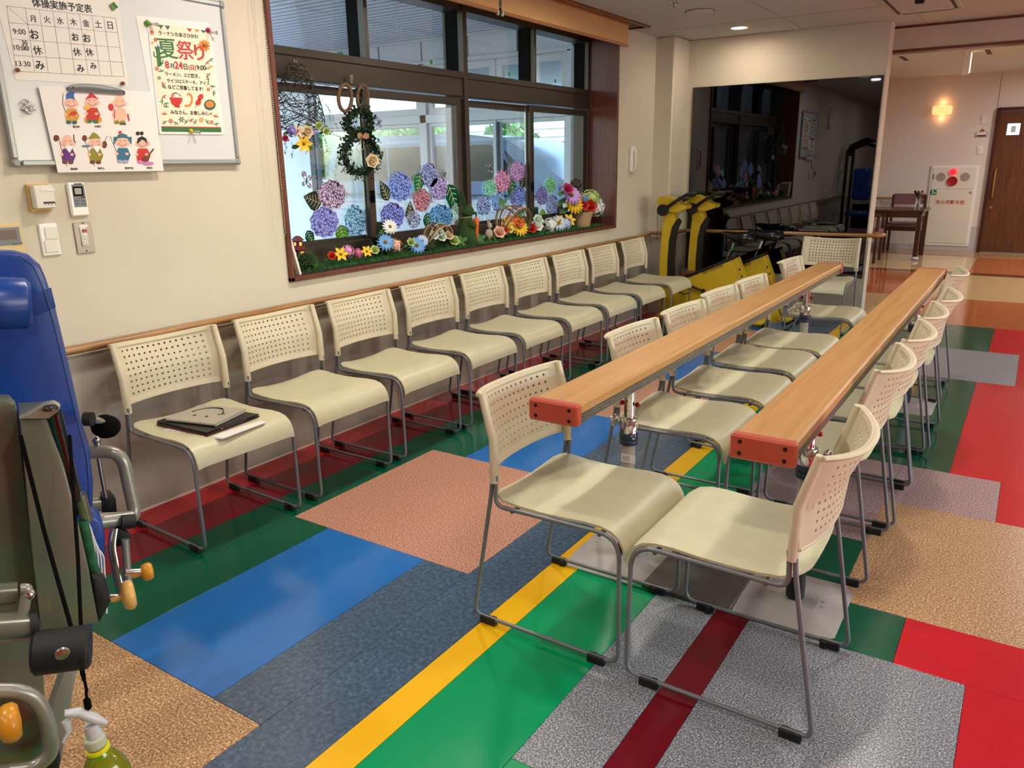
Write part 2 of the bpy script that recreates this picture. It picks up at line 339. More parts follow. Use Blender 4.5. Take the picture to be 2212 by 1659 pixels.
M('lamp_disc', 'fff0d8', .5, emit=14); M('sconce_shade', 'ffb070', .6, emit=1.6); M('red_lamp', 'ff2030', .3, emit=1.5); M('glowing_door_pane', 'd8f0ff', .4, emit=1.1); M('exit_lamp', 'ffe8c8', .4, emit=2.)

# ------------------------------------------------------------------ floor of vinyl sheets
CEIL = 2.54; Y_END = 14.4
floor = struct('floor', MB().box((.5, 5.2, -.06), (8.4, 19.4, .1)), 'subfloor')
SQ = [(.15, 1.10, 'v_tan'), (2.045, 2.995, 'v_salmon'), (3.955, 4.9, 'v_salmon'), (5.865, 6.82, 'v_salmon')]
GAP = [(-4.3, .15), (1.10, 2.045), (2.995, 3.955), (4.9, 5.865), (6.82, 7.9)]
tiles = []
for y0, y1 in ((-4.3, 3.0), (3.0, 7.9)):
    tiles += [(-3.11, -2.935, y0, y1, 'v_red'), (-2.935, -2.70, y0, y1, 'v_maroon'), (-2.70, -2.49, y0, y1, 'v_dkgreen'), (-1.56, -1.34, y0, y1, 'v_greyblue'), (-1.34, -1.235, y0, y1, 'v_yellow'), (-1.235, -.92, y0, y1, 'v_green')]
for y0, y1 in GAP: tiles += [(-2.49, -2.28, y0, y1, 'v_dkgreen'), (-2.28, -1.765, y0, y1, 'v_blue'), (-1.765, -1.56, y0, y1, 'v_greyblue')]
for y0, y1, m in SQ: tiles.append((-2.49, -1.56, y0, y1, m))
tiles += [(-.92, -.71, -4.3, 1.36, 'v_green'), (-.71, -.6, -4.3, 2.29, 'v_darkred'), (-.6, .02, -4.3, 1.36, 'v_red'), (-.92, -.71, 1.36, 2.29, 'v_granite'), (-.6, .02, 1.36, 2.29, 'v_granite'), (.02, 4.7, -4.3, 2.29, 'v_red'),
          (-.92, -.71, 2.29, 3.07, 'v_green'), (-.71, -.6, 2.29, 3.07, 'v_darkred'), (-.6, -.38, 2.29, 3.07, 'v_dkgreen'), (-.38, -.17, 2.29, 2.575, 'v_dkgreen'), (-.17, 4.7, 2.29, 2.575, 'v_red'),
          (-.38, .56, 2.575, 3.53, 'v_tan'), (.56, 4.7, 2.575, 3.53, 'v_red'), (-.92, -.38, 3.07, 4.02, 'v_mauve'), (-.38, .04, 3.53, 4.02, 'v_mauve'), (.04, 4.7, 3.53, 4.02, 'v_red'),
          (-.92, -.17, 4.02, 5.885, 'v_dkgreen'), (-.17, 4.7, 4.02, 5.885, 'v_red'), (-.92, .05, 5.885, 6.88, 'v_granite'), (.05, 4.7, 5.885, 6.88, 'v_red'), (-.92, -.15, 6.88, 7.9, 'v_dkgreen'), (-.15, 4.7, 6.88, 7.9, 'v_red'),
          (-3.6, -.8, 7.9, 9.44, 'h_cream'), (-.8, 4.7, 7.9, 9.44, 'h_orange'), (-3.6, -1.05, 9.44, 11.52, 'h_orange'), (-1.05, 4.7, 9.44, 11.45, 'h_cream'), (-1.05, 4.7, 11.45, 11.72, 'h_brown'),
          (-3.6, -1.05, 11.52, 11.72, 'h_brown'), (-3.6, -.62, 11.72, 13.56, 'h_cream'), (-.62, 4.7, 11.72, 13.56, 'h_orange'), (-3.6, -.62, 13.56, 14.9, 'h_tan'), (-.62, 4.7, 13.62, 14.9, 'h_tan'), (-.95, -.62, 13.49, 13.53, 'h_pink')]
for x0, x1, y0, y1, m in tiles:
    g = .0007; th = .0105 if m != 'h_pink' else .0112
    MB().box(((x0 + x1) / 2, (y0 + y1) / 2, -th / 2 + (.0 if m != 'h_pink' else .0008)), (x1 - x0 - g * 2, y1 - y0 - g * 2, th), b=.0006).build('vinyl_sheet', m, floor, 0)

# ------------------------------------------------------------------ walls
WX = -3.11; FX = -3.36   # room face of the window wall, inner face of the window frames
wl = MB()
wl.box((WX - .21, -.8, 1.4), (.42, 6.94, 2.9)); wl.box((WX - .21, 7.22, 1.4), (.42, 1.68, 2.9)); wl.box((WX - .21, 4.525, .43), (.42, 3.71, .92)); wl.box((WX - .21, 4.525, 2.75), (.42, 3.71, .4))
struct('wall_left', wl, 'wallpaper')
cc = MB().box((WX + .08, 7.38, 1.27), (.2, .4, 2.54), b=.012); struct('wall_corner', cc, 'wallpaper', smooth=40)
struct('wall_mirror', MB().box((-2.15, 7.65, 1.27), (1.9, .2, 2.54), b=.006), 'wallpaper_x', smooth=40)
struct('wall_far', MB().box((.6, Y_END + .1, 1.4), (7.2, .2, 2.9)), 'hall_wall')
wr = MB(); wr.box((4.6, -1.7, 1.4), (.2, 5.4, 2.9)); wr.box((4.6, 10.7, 1.4), (.2, 8.2, 2.9)); wr.box((4.6, 3.8, .3), (.2, 5.6, .7)); wr.box((4.6, 3.8, 2.5), (.2, 5.6, .7)); struct('wall_right', wr, 'wall_plain')
w4 = thing('added_window_4', None, None, (4.58, 3.8, 0)); w4['kind'] = 'structure'  # unseen window, added for neutral daylight from the right
for y in (-2.77, -.93, .93, 2.77): MB().box((0, y, 1.4), (.08, .06, 1.5), b=.004).build('window_frame', 'bronze', w4, 30)
for z in (.67, 2.13): MB().box((0, 0, z), (.08, 5.6, .06), b=.004).build('window_frame', 'bronze', w4, 30)
for y in (-1.85, 0, 1.85): MB().box((0, y, 1.4), (.006, 1.8, 1.42)).build('window_pane', 'glass', w4, 0)
struct('yard', MB().box((20, 5, -.15), (30, 30, .1)), 'wall_plain')
struct('wall_back', MB().box((.7, -4.2, 1.4), (8.2, .2, 2.9)), 'wall_plain')
hw = MB(); hw.box((-2.42, 10.3, 1.4), (.2, 5.1, 2.9)); hw.box((-2.42, 14.25, 1.4), (.2, .4, 2.9)); hw.box((-2.42, 13.45, .2), (.2, 1.2, .5)); hw.box((-2.42, 13.45, 2.48), (.2, 1.2, .75)); hw.box((-2.8, 7.8, 1.4), (.8, .1, 2.9))
struct('wall_hall', hw, 'hall_wall')
# ceilings and the header between the two rooms
cl = MB(); cl.box((.85, 1.87, CEIL + .1), (7.56, 12.2, .2)); cl.box((-3.02, -.8, CEIL + .1), (.19, 6.72, .2)); cl.box((-3.02, 7.25, CEIL + .1), (.19, 1.38, .2))
cl.box((-3.02, 4.55, CEIL + .22), (.22, 4.1, .04))
ceiling = struct('ceiling', cl, 'ceiling_board')
jm = M('joint', '8d887d', .9)
for (a, b) in [((-2.9, 3.2), (4.4, 3.2)), ((-2.9, 5.02), (4.4, 5.02)), ((-2.9, 6.84), (4.4, 6.84)), ((-1.9, -4), (-1.9, 7.5)), ((-.99, -4), (-.99, 7.9)), ((-.08, -4), (-.08, 7.9))]:
    MB().box(((a[0] + b[0]) / 2, (a[1] + b[1]) / 2, CEIL - .0005), (abs(b[0] - a[0]) + .003, abs(b[1] - a[1]) + .003, .0016)).build('joint_line', jm, ceiling, 0)
struct('ceiling_hall', MB().box((.8, 11.3, 2.76), (7.6, 6.5, .2)), 'ceiling_board')
hd = MB().box((1.6, 8.02, 2.47), (5.7, .14, .27)); header = struct('wall_header', hd, 'wallpaper_x')
struct('trim_1', MB().box((1.6, 7.943, 2.528), (5.7, .016, .016)), 'wood_trim'); struct('trim_2', MB().box((1.6, 8.02, 2.337), (5.72, .17, .022), b=.003), 'wood_trim')
# brown trim of the blind recess
tr = MB(); tr.box((-2.918, 4.55, 2.535), (.03, 4.04, .014)); tr.box((-3.01, 6.562, 2.535), (.2, .02, .014)); tr.box((-3.01, 2.56, 2.535), (.2, .02, .014)); tr.box((-2.93, 4.55, 2.64), (.012, 4.0, .2))
struct('trim_3', tr, 'wood_trim')
M('dado_sheet', 'a99e8e', .22, var=.03, vscale=3)
struct('wall_dado', MB().box((WX + .0015, 1.6, .372), (.003, 11.2, .744), b=.001), 'dado_sheet')
struct('wall_dado', MB().box((-2.06, 7.5485, .372), (1.73, .003, .744), b=.001), 'dado_sheet')
mbd = MB().box((-2.9285, 7.37, .372), (.003, .38, .744)); mbd.box((-3.02, 7.1785, .372), (.185, .003, .744)); struct('wall_dado', mbd, 'dado_sheet')
struct('baseboard_left', MB().box((WX + .0045, 2.8, .004), (.006, 8.7, .008)), 'wall_plain')

# ------------------------------------------------------------------ window in the left wall
rv = MB(); y0, y1, z0, z1 = 2.69, 6.36, .912, 2.53
rv.box((-3.225, (y0 + y1) / 2, z0 - .012), (.27, y1 - y0 + .05, .024), b=.003)
for y in (y0 - .012, y1 + .012): rv.box((-3.225, y, (z0 + z1) / 2 - .012), (.27, .026, z1 - z0 + .02), b=.003)
win = struct('window_1', rv, 'wood_reveal', smooth=30)
br = 'bronze'
# outer frame, transom bar, centre post
def wbar(name, y, z, dy, dz, x=FX, dx=.03, mat=br): return MB().box((x - dx / 2 + .0, y, z), (dx, dy, dz), b=.002).build(name, mat, win, 30)
wbar('window_frame', 4.525, .968, 3.66, .105, FX, .14); wbar('window_frame', 4.525, 2.47, 3.66, .08, FX, .14)
wbar('window_frame', 2.71, 1.72, .03, 1.5, FX, .14); wbar('window_frame', 6.345, 1.72, .03, 1.5, FX, .14)
wbar('centre_post', 4.553, 1.72, .045, 1.5, FX + .012, .17)
wbar('transom_bar', 3.62, 1.955, 1.83, .12, FX, .14); wbar('transom_bar', 5.46, 1.955, 1.76, .12, FX, .14)
wbar('transom_bar', 3.62, 2.03, 1.83, .04, FX + .012, .15); wbar('transom_bar', 5.46, 2.03, 1.76, .04, FX + .012, .15)
def tpane(ya, yb):
    fr = wbar('transom_sash', (ya + yb) / 2, 2.24, .028, .40, FX, .10, 'bronze_dark') if ya > 2.9 else None
    MB().box((FX - .115, (ya + yb) / 2, 2.24), (.006, yb - ya, .42)).build('window_pane', 'glass', win, 0)
    MB().box((FX - .10, yb - .012, 2.24), (.05, .024, .40)).build('transom_sash', 'bronze_dark', win, 0)
for ya, yb in ((2.72, 3.6), (3.63, 4.53), (4.58, 5.44), (5.48, 6.33)):
    MB().box((FX - .115, (ya + yb) / 2, 2.25), (.006, yb - ya, .42)).build('window_pane', 'glass', win, 0)
    MB().box((FX - .085, yb + .012, 2.24), (.10, .028, .40)).build('transom_sash', 'bronze_dark', win, 0)
wbar('window_mullion', 3.612, 2.24, .03, .40, FX + .004, .05); wbar('window_mullion', 5.462, 2.24, .03, .40, FX + .004, .05)
def sash(ya, yb, x, st=.055):
    mb = MB(); za, zb = 1.0, 1.88
    for y in (ya + st / 2, yb - st / 2): mb.box((x, y, (za + zb) / 2), (.035, st, zb - za), b=.002)
    for z in (za + .02, zb - .02): mb.box((x, (ya + yb) / 2, z), (.034, yb - ya - .004, .045), b=.002)
    s_ = mb.build('window_sash', br, win, 30)
    MB().box((x - .004, (ya + yb) / 2, (za + zb) / 2), (.006, yb - ya - st * 1.6, zb - za - .07)).build('window_pane', 'glass', s_, 0)
    return s_
sash(2.73, 3.66, FX - .075); sash(3.565, 4.52, FX - .03); sash(4.585, 5.50, FX - .075); sash(5.405, 6.33, FX - .03)
for y in (3.60, 5.43):   # alu tracks seen beside the meeting stiles and the crescent locks
    MB().box((FX - .05, y - .035, 1.45), (.012, .012, .85)).build('weather_strip', 'aluminium', win, 0)
    lk = MB(); lk.box((FX - .002, y - .012, 1.27), (.02, .022, .07), b=.004); lk.tube([(FX + .012, y - .02, 1.27), (FX + .018, y - .05, 1.29), (FX + .014, y - .06, 1.26)], .006); lk.build('window_lock', 'bronze_dark', win)
for yy, zz in ((3.50, 2.07), (4.32, 2.1), (5.25, 2.1), (5.94, 2.1)): MB().cyl((FX - .10, yy, zz), (FX - .098, yy, zz), .014, n=12).build('green_dot_seal', M('green_seal', '1f9a4a', .5), win)

# ------------------------------------------------------------------ roller blinds and their bead chains
for i, (ya, yb, lb) in enumerate(((2.62, 4.515, 'long tan roller blind rolled up above the window panes beside the whiteboard'), (4.545, 6.44, 'long tan roller blind rolled up above the window end near the wall mirror'))):
    t = thing('roller_blind', lb, 'blind', (-3.045, (ya + yb) / 2, 2.38), 0, 'roller blinds above the window'); L = yb - ya
    MB().box((0, 0, .12), (.0015, L, .23)).build('blind_cloth', 'blind_cloth', t, 0)
    MB().box((0, 0, .006), (.012, L, .022), b=.004).build('bottom_rail', M('blind_rail', 'a87440', .5), t)
    MB().cyl((-.01, -L / 2, .25), (-.01, L / 2, .25), .022).build('roller_tube', 'blind_cloth', t)
    MB().box((0, L / 2 - .01 if i == 0 else -L / 2 + .01, .0), (.016, .014, .03), b=.003).build('rail_end_cap', 'white_plastic', t)
def beads(name, label, pts, parent=None, mat='bead', r=.0026, step=.0095):
    pts = [Vector(p) for p in pts]; mb = MB(); acc = 0; last = pts[0]
    for a, b in zip(pts, pts[1:]):
        d = (b - a).length; k = max(1, int(d / step))
        for i in range(k): mb.ball(a + (b - a) * (i / k), r, 5, 4)
    o = mb.build(name, mat, parent)
    if not parent: tag(o, label, 'blind chain', 'bead chains of the blinds')
    return o
yc = 2.60
beads('bead_chain', 'white bead chain loop hanging beside the window edge near the whiteboard', [(-3.07, 2.595, 2.52), (-3.08, 2.585, 2.0), (-3.085, 2.58, 1.3), (-3.09, 2.585, 1.17), (-3.08, 2.60, 1.11), (-3.07, 2.62, 1.105), (-3.06, 2.63, 1.14), (-3.06, 2.632, 1.35), (-3.06, 2.625, 2.0), (-3.06, 2.615, 2.52)])
beads('bead_chain', 'thin bead chain loop hanging on the wall strip between window and column', [(-3.07, 6.50, 2.54), (-3.09, 6.50, 1.4), (-3.09, 6.47, 1.2), (-3.085, 6.42, 1.17), (-3.085, 6.40, 1.3), (-3.07, 6.45, 2.54)], r=.002, step=.02)
# ------------------------------------------------------------------ the stacking chair: local x forward, origin on the floor at the rear of the runners
def make_chair(label, group):
    t = thing('stacking_chair', label, 'chair', group=group); R_ = .0068
    for s in (-1, 1):
        y = .232 * s
        path = fillet([(.05, y, .772), (.086, y, .645), (.084, y, .50), (.0, y, .022), (.522, y, .022), (.516, y, .434), (.092, y, .428), (.098, y, .53)], [0, .04, .06, .035, .04, .075, .035, 0], 6)
        k = len(path)
        pts = [p.copy() for p in path]
        for i, p in enumerate(pts):           # the loop returns inside the rear upright
            if i > k - 9: p.y -= s * .0
        MB().tube(pts, R_, 10).build('side_frame', 'chair_tube', t, 50)
        for x in (.055, .45):
            mb = MB(); mb.box((x, y, .0135), (.058, .021, .027), b=.003); mb.box((x + (.016 if x < .2 else -.012), y - s * .009, .012), (.018, .014, .024), b=.002); mb.build('foot_pad', 'black_rubber', t, 30)
    for x, z in ((.15, .419), (.45, .421)): MB().tube([(x, -.228, z), (x, .228, z)], .0062, 8).build('cross_bar', 'chair_tube', t, 50)
    # seat shell
    prof = [(.062, .437), (.075, .4405), (.11, .441), (.17, .437), (.25, .4345), (.33, .437), (.40, .442), (.45, .4435), (.485, .437), (.508, .421), (.521, .400), (.527, .375), (.528, .362)]
    nv = 14; P = []
    for i, (x, z) in enumerate(prof):
        w = .226 if x > .11 else .226 - .030 * ((.11 - x) / .048) ** 2.4
        row = []
        for j in range(nv + 1):
            v = -1 + 2 * j / nv; a = abs(v)
            q = 1 - max(0, (x - .40) / .13); q = max(0, min(1, q))
            zz = z + q * (.010 * a ** 2 - .004) ; xx = x
            if x < .12: xx = x + .016 * a ** 6 * (.12 - x) / .06; zz += .012 * a ** 3 * (.12 - x) / .06
            if a > .99: zz -= .005
            row.append((xx, v * w, zz))
        P.append(row)
    mb = MB(); mb.sheet(P, -.008); mb.v = [v for v in mb.v]
    mb.build('seat', 'cream_seat', t, 60)
    # backrest shell with punched round holes
    def B(s, tt, off):
        lo = .534 + .002 * (1 - s * s); z = lo + (.786 - .018 * (1 - s * s) - lo) * tt
        f = .086 + (.05 - .086) * max(0, (z - .648) / .138) + (.0 if z > .648 else -.006 * (.648 - z) / .11)
        D = .038 + .040 * tt; x = f - D * (1 - abs(s) ** 2.3)
        edge = max(abs(s) > .86, tt > .93, tt < .075)
        o = off * (.0045 if edge else .0022) - (.0055 if not edge else 0)
        nrm = (1, s * .35)
        hw = .236 + .002 * tt
        return (x + o * nrm[0], s * hw - o * nrm[1] * .6, z)
    nc, nr = 15, 8
    sg = [-1, -.965, -.905, -.845]; cs = [-.80 + 1.6 * i / nc for i in range(nc + 1)]; sg = sg + cs + [-v for v in reversed(sg)]
    tg = [0, .035, .09]; ct = [.10 + .81 * i / nr for i in range(nr + 1)]; tg = tg + ct + [.945, 1.0]
    vs, fs, cache = [], [], {}
    def vid(s, tt, off):
        k = (round(s, 5), round(tt, 5), off)
        if k not in cache: cache[k] = len(vs); vs.append(B(s, tt, off))
        return cache[k]
    for i in range(len(sg) - 1):
        for j in range(len(tg) - 1):
            a, b, c_, d = sg[i], sg[i + 1], tg[j], tg[j + 1]
            if a >= -.8001 and b <= .8001 and c_ >= .0999 and d <= .9101:
                mx, my = (a + b) / 2, (c_ + d) / 2; hx, hy = (b - a) / 2, (d - c_) / 2
                sq = [(a, c_), (mx, c_), (b, c_), (b, my), (b, d), (mx, d), (a, d), (a, my)]; ang = [225, 270, 315, 0, 45, 90, 135, 180]
                hl = [(mx + .0050 / .236 * math.cos(math.radians(q)), my + .0050 / .25 * math.sin(math.radians(q))) for q in ang]
                for off in (1, -1):
                    S1 = [vid(*p, off) for p in sq]; H = [vid(*p, off) for p in hl]
                    for k in range(8):
                        q = (S1[k], S1[(k + 1) % 8], H[(k + 1) % 8], H[k]); fs.append(q if off == 1 else q[::-1])
                Hf = [vid(*p, 1) for p in hl]; Hb = [vid(*p, -1) for p in hl]
                for k in range(8): fs.append((Hf[k], Hf[(k + 1) % 8], Hb[(k + 1) % 8], Hb[k]))
            else:
                # neighbours of holed cells need their mid points
                xs = [a, b]; ys = [c_, d]
                pts = [(a, c_)]
                inx = (a >= -.8001 and b <= .8001); iny = (c_ >= .0999 and d <= .9101)
                if inx: pts.append(((a + b) / 2, c_))
                pts.append((b, c_))
                if iny: pts.append((b, (c_ + d) / 2))
                pts.append((b, d))
                if inx: pts.append(((a + b) / 2, d))
                pts.append((a, d))
                if iny: pts.append((a, (c_ + d) / 2))
                F1 = [vid(*p, 1) for p in pts]; F2 = [vid(*p, -1) for p in pts]; fs.append(tuple(F1)); fs.append(tuple(F2[::-1]))
    per = []
    L = len(sg); T_ = len(tg)
    def rim(p, q):
        fs.append((vid(*p, -1), vid(*q, -1), vid(*q, 1), vid(*p, 1)))
    for i in range(L - 1):
        a, b = sg[i], sg[i + 1]; inx = (a >= -.8001 and b <= .8001)
        for tt in (0, 1.0):
            for p, q in ([(a, (a + b) / 2), ((a + b) / 2, b)] if inx else [(a, b)]):
                rim((p, tt), (q, tt)) if tt == 0 else rim((q, tt), (p, tt))
    for j in range(T_ - 1):
        c_, d = tg[j], tg[j + 1]; iny = (c_ >= .0999 and d <= .9101)
        for s in (-1, 1):
            for p, q in ([(c_, (c_ + d) / 2), ((c_ + d) / 2, d)] if iny else [(c_, d)]):
                rim((s, q), (s, p)) if s == -1 else rim((s, p), (s, q))
    back = MB().add(vs, fs)
    bk = back.build('backrest', 'cream_back', t, 40)
    sl_ = MB()
    for s in (-1, 1):   # sleeves over the uprights and the rolled top and bottom rims
        y = .229 * s
        sl_.tube([(.090, y, .505), (.089, y, .56), (.088, y, .645), (.068, y, .715), (.049, y, .784)], [.0165, .0165, .0155, .0145, .013], 10, sq=(1., .85))
    top = []; low = []
    for k in range(25):
        s = -1 + 2 * k / 24
        p = B(s * .985, 1.0, 0); top.append((p[0] - .006, p[1], p[2] - .005))
        p = B(s * .985, .0, 0); low.append((p[0] - .003, p[1], p[2] + .003))
    sl_.tube(top, .0078, 8, sq=(1.25, .8)); sl_.tube(low, .0055, 8)
    sl_.build('backrest_rim', 'cream_back', t, 60)
    return t
G1 = 'cream stacking chairs in a row under the window'; G2 = 'cream stacking chairs with their backs to the window row, beside the bars'; G3 = 'cream stacking chairs on the hall side of the bars'
wall_px = [(246, 748), (507, 690), (707, 653), (867, 618), (995, 590), (1103, 573), (1195, 548), (1272, 530), (1342, 514)]
wall_lb = ['cream perforated chair under the whiteboard with folders stacked on its seat', 'second cream chair from the whiteboard, empty, beside the one with folders',
           'third cream chair from the whiteboard, under the start of the window', 'fourth cream chair from the whiteboard in the window row', 'fifth cream chair in the window row, middle of the nine, below the green rabbit',
           'sixth cream chair in the window row counted from the whiteboard', 'seventh cream chair in the window row, third from the yellow bikes', 'eighth cream chair in the window row, second from the yellow bikes', 'last cream chair of the window row, standing beside the yellow exercise bike']
chair0 = make_chair(wall_lb[0], G1)
for i, (q, lb) in enumerate(zip(wall_px, wall_lb)):
    p = at_x(q[0], q[1], -2.965); loc = (-3.015 if i else -3.02, p.y + .232, 0); rz = math.radians([-2, 0, .5, 0, 0, 0, -1, 0, 1][i])
    if i == 0: chair0.location = loc; chair0.rotation_euler = (0, 0, rz)
    else: copy_tree(chair0, loc, rz, lb)
bar_lb = ['large cream chair facing the hall at the near end of the window-side bar', 'second cream chair from the near end on the window side of the bars', 'third cream chair from the near end on the window side of the bars',
          'fourth cream chair from the near end on the window side of the bars', 'fifth cream chair from the near end on the window side of the bars', 'farthest cream chair on the window side of the bars, near the yellow bikes']
for (x, y, rz), lb in zip([(-1.368, 1.818, 0), (-1.385, 2.715, 0), (-1.376, 3.27, 0), (-1.39, 3.83, 0), (-1.37, 4.33, 0), (-1.41, 5.36, 0)], bar_lb):
    c = copy_tree(chair0, (x, y + .237, 0), math.radians(rz), lb); c['group'] = G2
    def setg(o): pass
hall_lb = ['large cream chair at the near end facing the window, its curved back to the hall', 'second cream chair from the near end on the hall side of the bars', 'third cream chair from the near end on the hall side of the bars',
           'fourth cream chair from the near end on the hall side of the bars', 'fifth cream chair from the near end on the hall side of the bars', 'farthest cream chair on the hall side of the bars, past the red end cap']
for (x, y, rz), lb in zip([(-.290, 1.80, 180), (-.310, 2.69, 180), (-.298, 3.225, 180), (-.300, 3.735, 180), (-.280, 4.235, 180), (-.318, 5.22, 179)], hall_lb):
    c = copy_tree(chair0, (x, y + .237, 0), math.radians(rz), lb); c['group'] = G3
c = copy_tree(chair0, (-1.462, 7.405, 0), math.radians(-90), 'single cream chair with its back against the mirrored wall, facing the bars'); c['group'] = 'chair at the mirror'

# ------------------------------------------------------------------ two parallel walking bars
def walking_bar(cx, label, posts, mirror):
    Y0, Y1 = 1.93, 5.72; top = .757; w = .160; t = thing('walking_bar', label, 'parallel bar', (cx, Y0, 0), 0, 'pair of wooden parallel bars'); L = Y1 - Y0
    MB().box((0, L / 2, top - .0175), (w, L - .05, .035), b=.006).build('wooden_rail', 'wood_bar', t, 30)
    al = MB(); al.box((0, L / 2, top - .050), (w - .018, L - .05, .028))
    for z in (.040, .047, .054, .061):
        for s in (-1, 1): al.box((s * (w / 2 - .007), L / 2, top - z), (.006, L - .05, .0035))
    al.build('aluminium_channel', 'aluminium', t, 0)
    for y, s in ((.013, -1), (L - .013, 1)):
        cap = MB().box((0, y, top - .0315), (w + .010, .034, .068), b=.006).build('end_cap', 'coral', t, 30)
        for x in (-.058, .058):
            for z in (-.016, .016): MB().cyl((x, y + s * .0165, top - .0315 + z), (x, y + s * .0182, top - .0315 + z), .0058, n=12).build('screw_hole', 'bolt_black', cap, 0)
    for py in posts:
        y = py - Y0
        MB().tube([(0, y, .02), (0, y, .46)], .0245, 20).build('post_sleeve', 'taupe_post', t, 40)
        MB().lathe([(.026, .02), (.030, .02), (.031, .06), (.0285, .115), (.025, .118)], 24, o=(0, y, 0)).build('rubber_boot', 'black_rubber', t, 40)
        MB().lathe([(.0325, .455), (.034, .458), (.034, .47), (.0325, .472), (.034, .475), (.034, .495), (.031, .50)], 24, o=(0, y, 0)).build('collar_band', 'navy_collar', t, 40)
        MB().lathe([(.030, .498), (.0325, .50), (.0325, .548), (.030, .555), (.021, .556)], 24, o=(0, y, 0)).build('chrome_collar', 'chrome', t, 40)
        MB().tube([(0, y, .5), (0, y, top - .06)], .0195, 20).build('chrome_tube', 'chrome', t, 40)
        for z in (.585, .62, .655): MB().cyl((-.004, y - .0192, z), (-.004, y - .0200, z), .0035, n=10).build('pin_hole', 'bolt_black', t, 0)
        pn = MB()
        for s in (-1, 1): pn.ball((s * .030, y, .607), (.010, .008, .009), 12, 8)
        pn.build('lock_pin', 'red_knob', t, 80)
        kb = MB(); kx = -.058 if mirror < 0 else .058
        kb.cyl((-.03 if mirror < 0 else .03, y, .535), (kx, y, .535), .005, n=8)
        for k in range(6):
            a = PI * k / 3; kb.ball((kx, y + .016 * math.cos(a), .535 + .016 * math.sin(a)), (.008, .009, .009), 8, 6)
        kb.cyl((kx - .009, y, .535), (kx + .009, y, .535), .018, n=16)
        kb.build('clamp_knob', 'chrome', t, 50)
        ch = [Vector((.034 * math.cos(a), y + .034 * math.sin(a), .58 - .10 * math.sin(PI * k / 12))) for k, a in [(k, -1.3 + 1.4 * k / 12) for k in range(13)]]
        cb = MB()
        for p in ch: cb.ball(p, .0026, 5, 4)
        cb.build('ball_chain', 'chrome', t, 60)
        if py < 3 and mirror < 0:
            lb = MB().box((.012, y - .0262, .405), (.056, .001, .030)); lo_ = lb.build('paper_label', 'paper', t, 0)
            for k in range(5): MB().box((.004, y - .0270, .414 - k * .0042), (.030 - .004 * (k % 2), .0004, .0012)).build('print_line', 'ink_soft', lo_, 0)
    return t
bA = walking_bar(-1.132, 'wooden parallel bar nearer the window with coral end caps on chrome posts', (2.48, 5.10), -1)
bB = walking_bar(-.505, 'wooden parallel bar nearer the hall with coral end caps on chrome posts', (2.49, 5.10), 1)
def base_plate(cx, y0, y1, x0, x1, label):
    t = thing('base_plate', label, 'steel plate', (cx, (y0 + y1) / 2, 0), 0, 'steel base plates of the bars')
    w0, w1 = x0 - cx, x1 - cx; h = (y1 - y0) / 2; c = .115; z = .014
    out = [(w0, -h, .001), (w1 - .04, -h, .001), (w1, -h + .04, .001), (w1, h - .04, .001), (w1 - .04, h, .001), (w0, h, .001)]
    inn = [(w0, -h * .32, z), (w1 - .10, -h * .32, z), (w1 - .09, -h * .28, z), (w1 - .09, h * .28, z), (w1 - .10, h * .32, z), (w0, h * .32, z)]
    vs = out + inn + [(x, y, 0.0002) for x, y, _ in out]; n = 6
    fs = [(i, (i + 1) % n, n + (i + 1) % n, n + i) for i in range(n)] + [tuple(range(n, 2 * n))] + [(2 * n + i, 2 * n + (i + 1) % n, (i + 1) % n, i) for i in range(n)] + [tuple(range(2 * n, 3 * n))[::-1]]
    MB().add(vs, fs).build('plate', 'grey_plate', t, 0)
    rnd = random.Random(int(cx * 100)); sc_ = MB()
    for k in range(9):
        x = rnd.uniform(w0 * .8, w1 * .6); y = rnd.uniform(-h * .25, h * .25); sc_.box((x, y, z + .0004), (rnd.uniform(.004, .012), .0018, .0006), Matrix.Rotation(0, 4, 'Z'))
    sc_.build('scuff_marks', 'ink_soft', t, 0)['kind'] = 'stuff'
    return t
base_plate(-1.132, 2.29, 2.68, -1.30, -.985, 'pale grey steel base plate under the near post of the window-side bar')
base_plate(-.505, 2.29, 2.68, -.665, -.342, 'pale grey steel base plate under the near post of the hall-side bar')
base_plate(-1.132, 4.91, 5.29, -1.30, -.985, 'pale grey steel base plate under the far post of the window-side bar')
base_plate(-.505, 4.91, 5.29, -.665, -.342, 'pale grey steel base plate under the far post of the hall-side bar')
for y, n in ((2.485, 'near'), (5.1, 'far')):
    o = MB().box((-.825, y, .008), (.316, .385, .016), b=.003).build('connecting_board', 'taupe_mat', None, 0); tag(o, f'dark taupe board lying flat on the floor between the {n} pair of base plates', 'floor board', 'boards between the base plates')

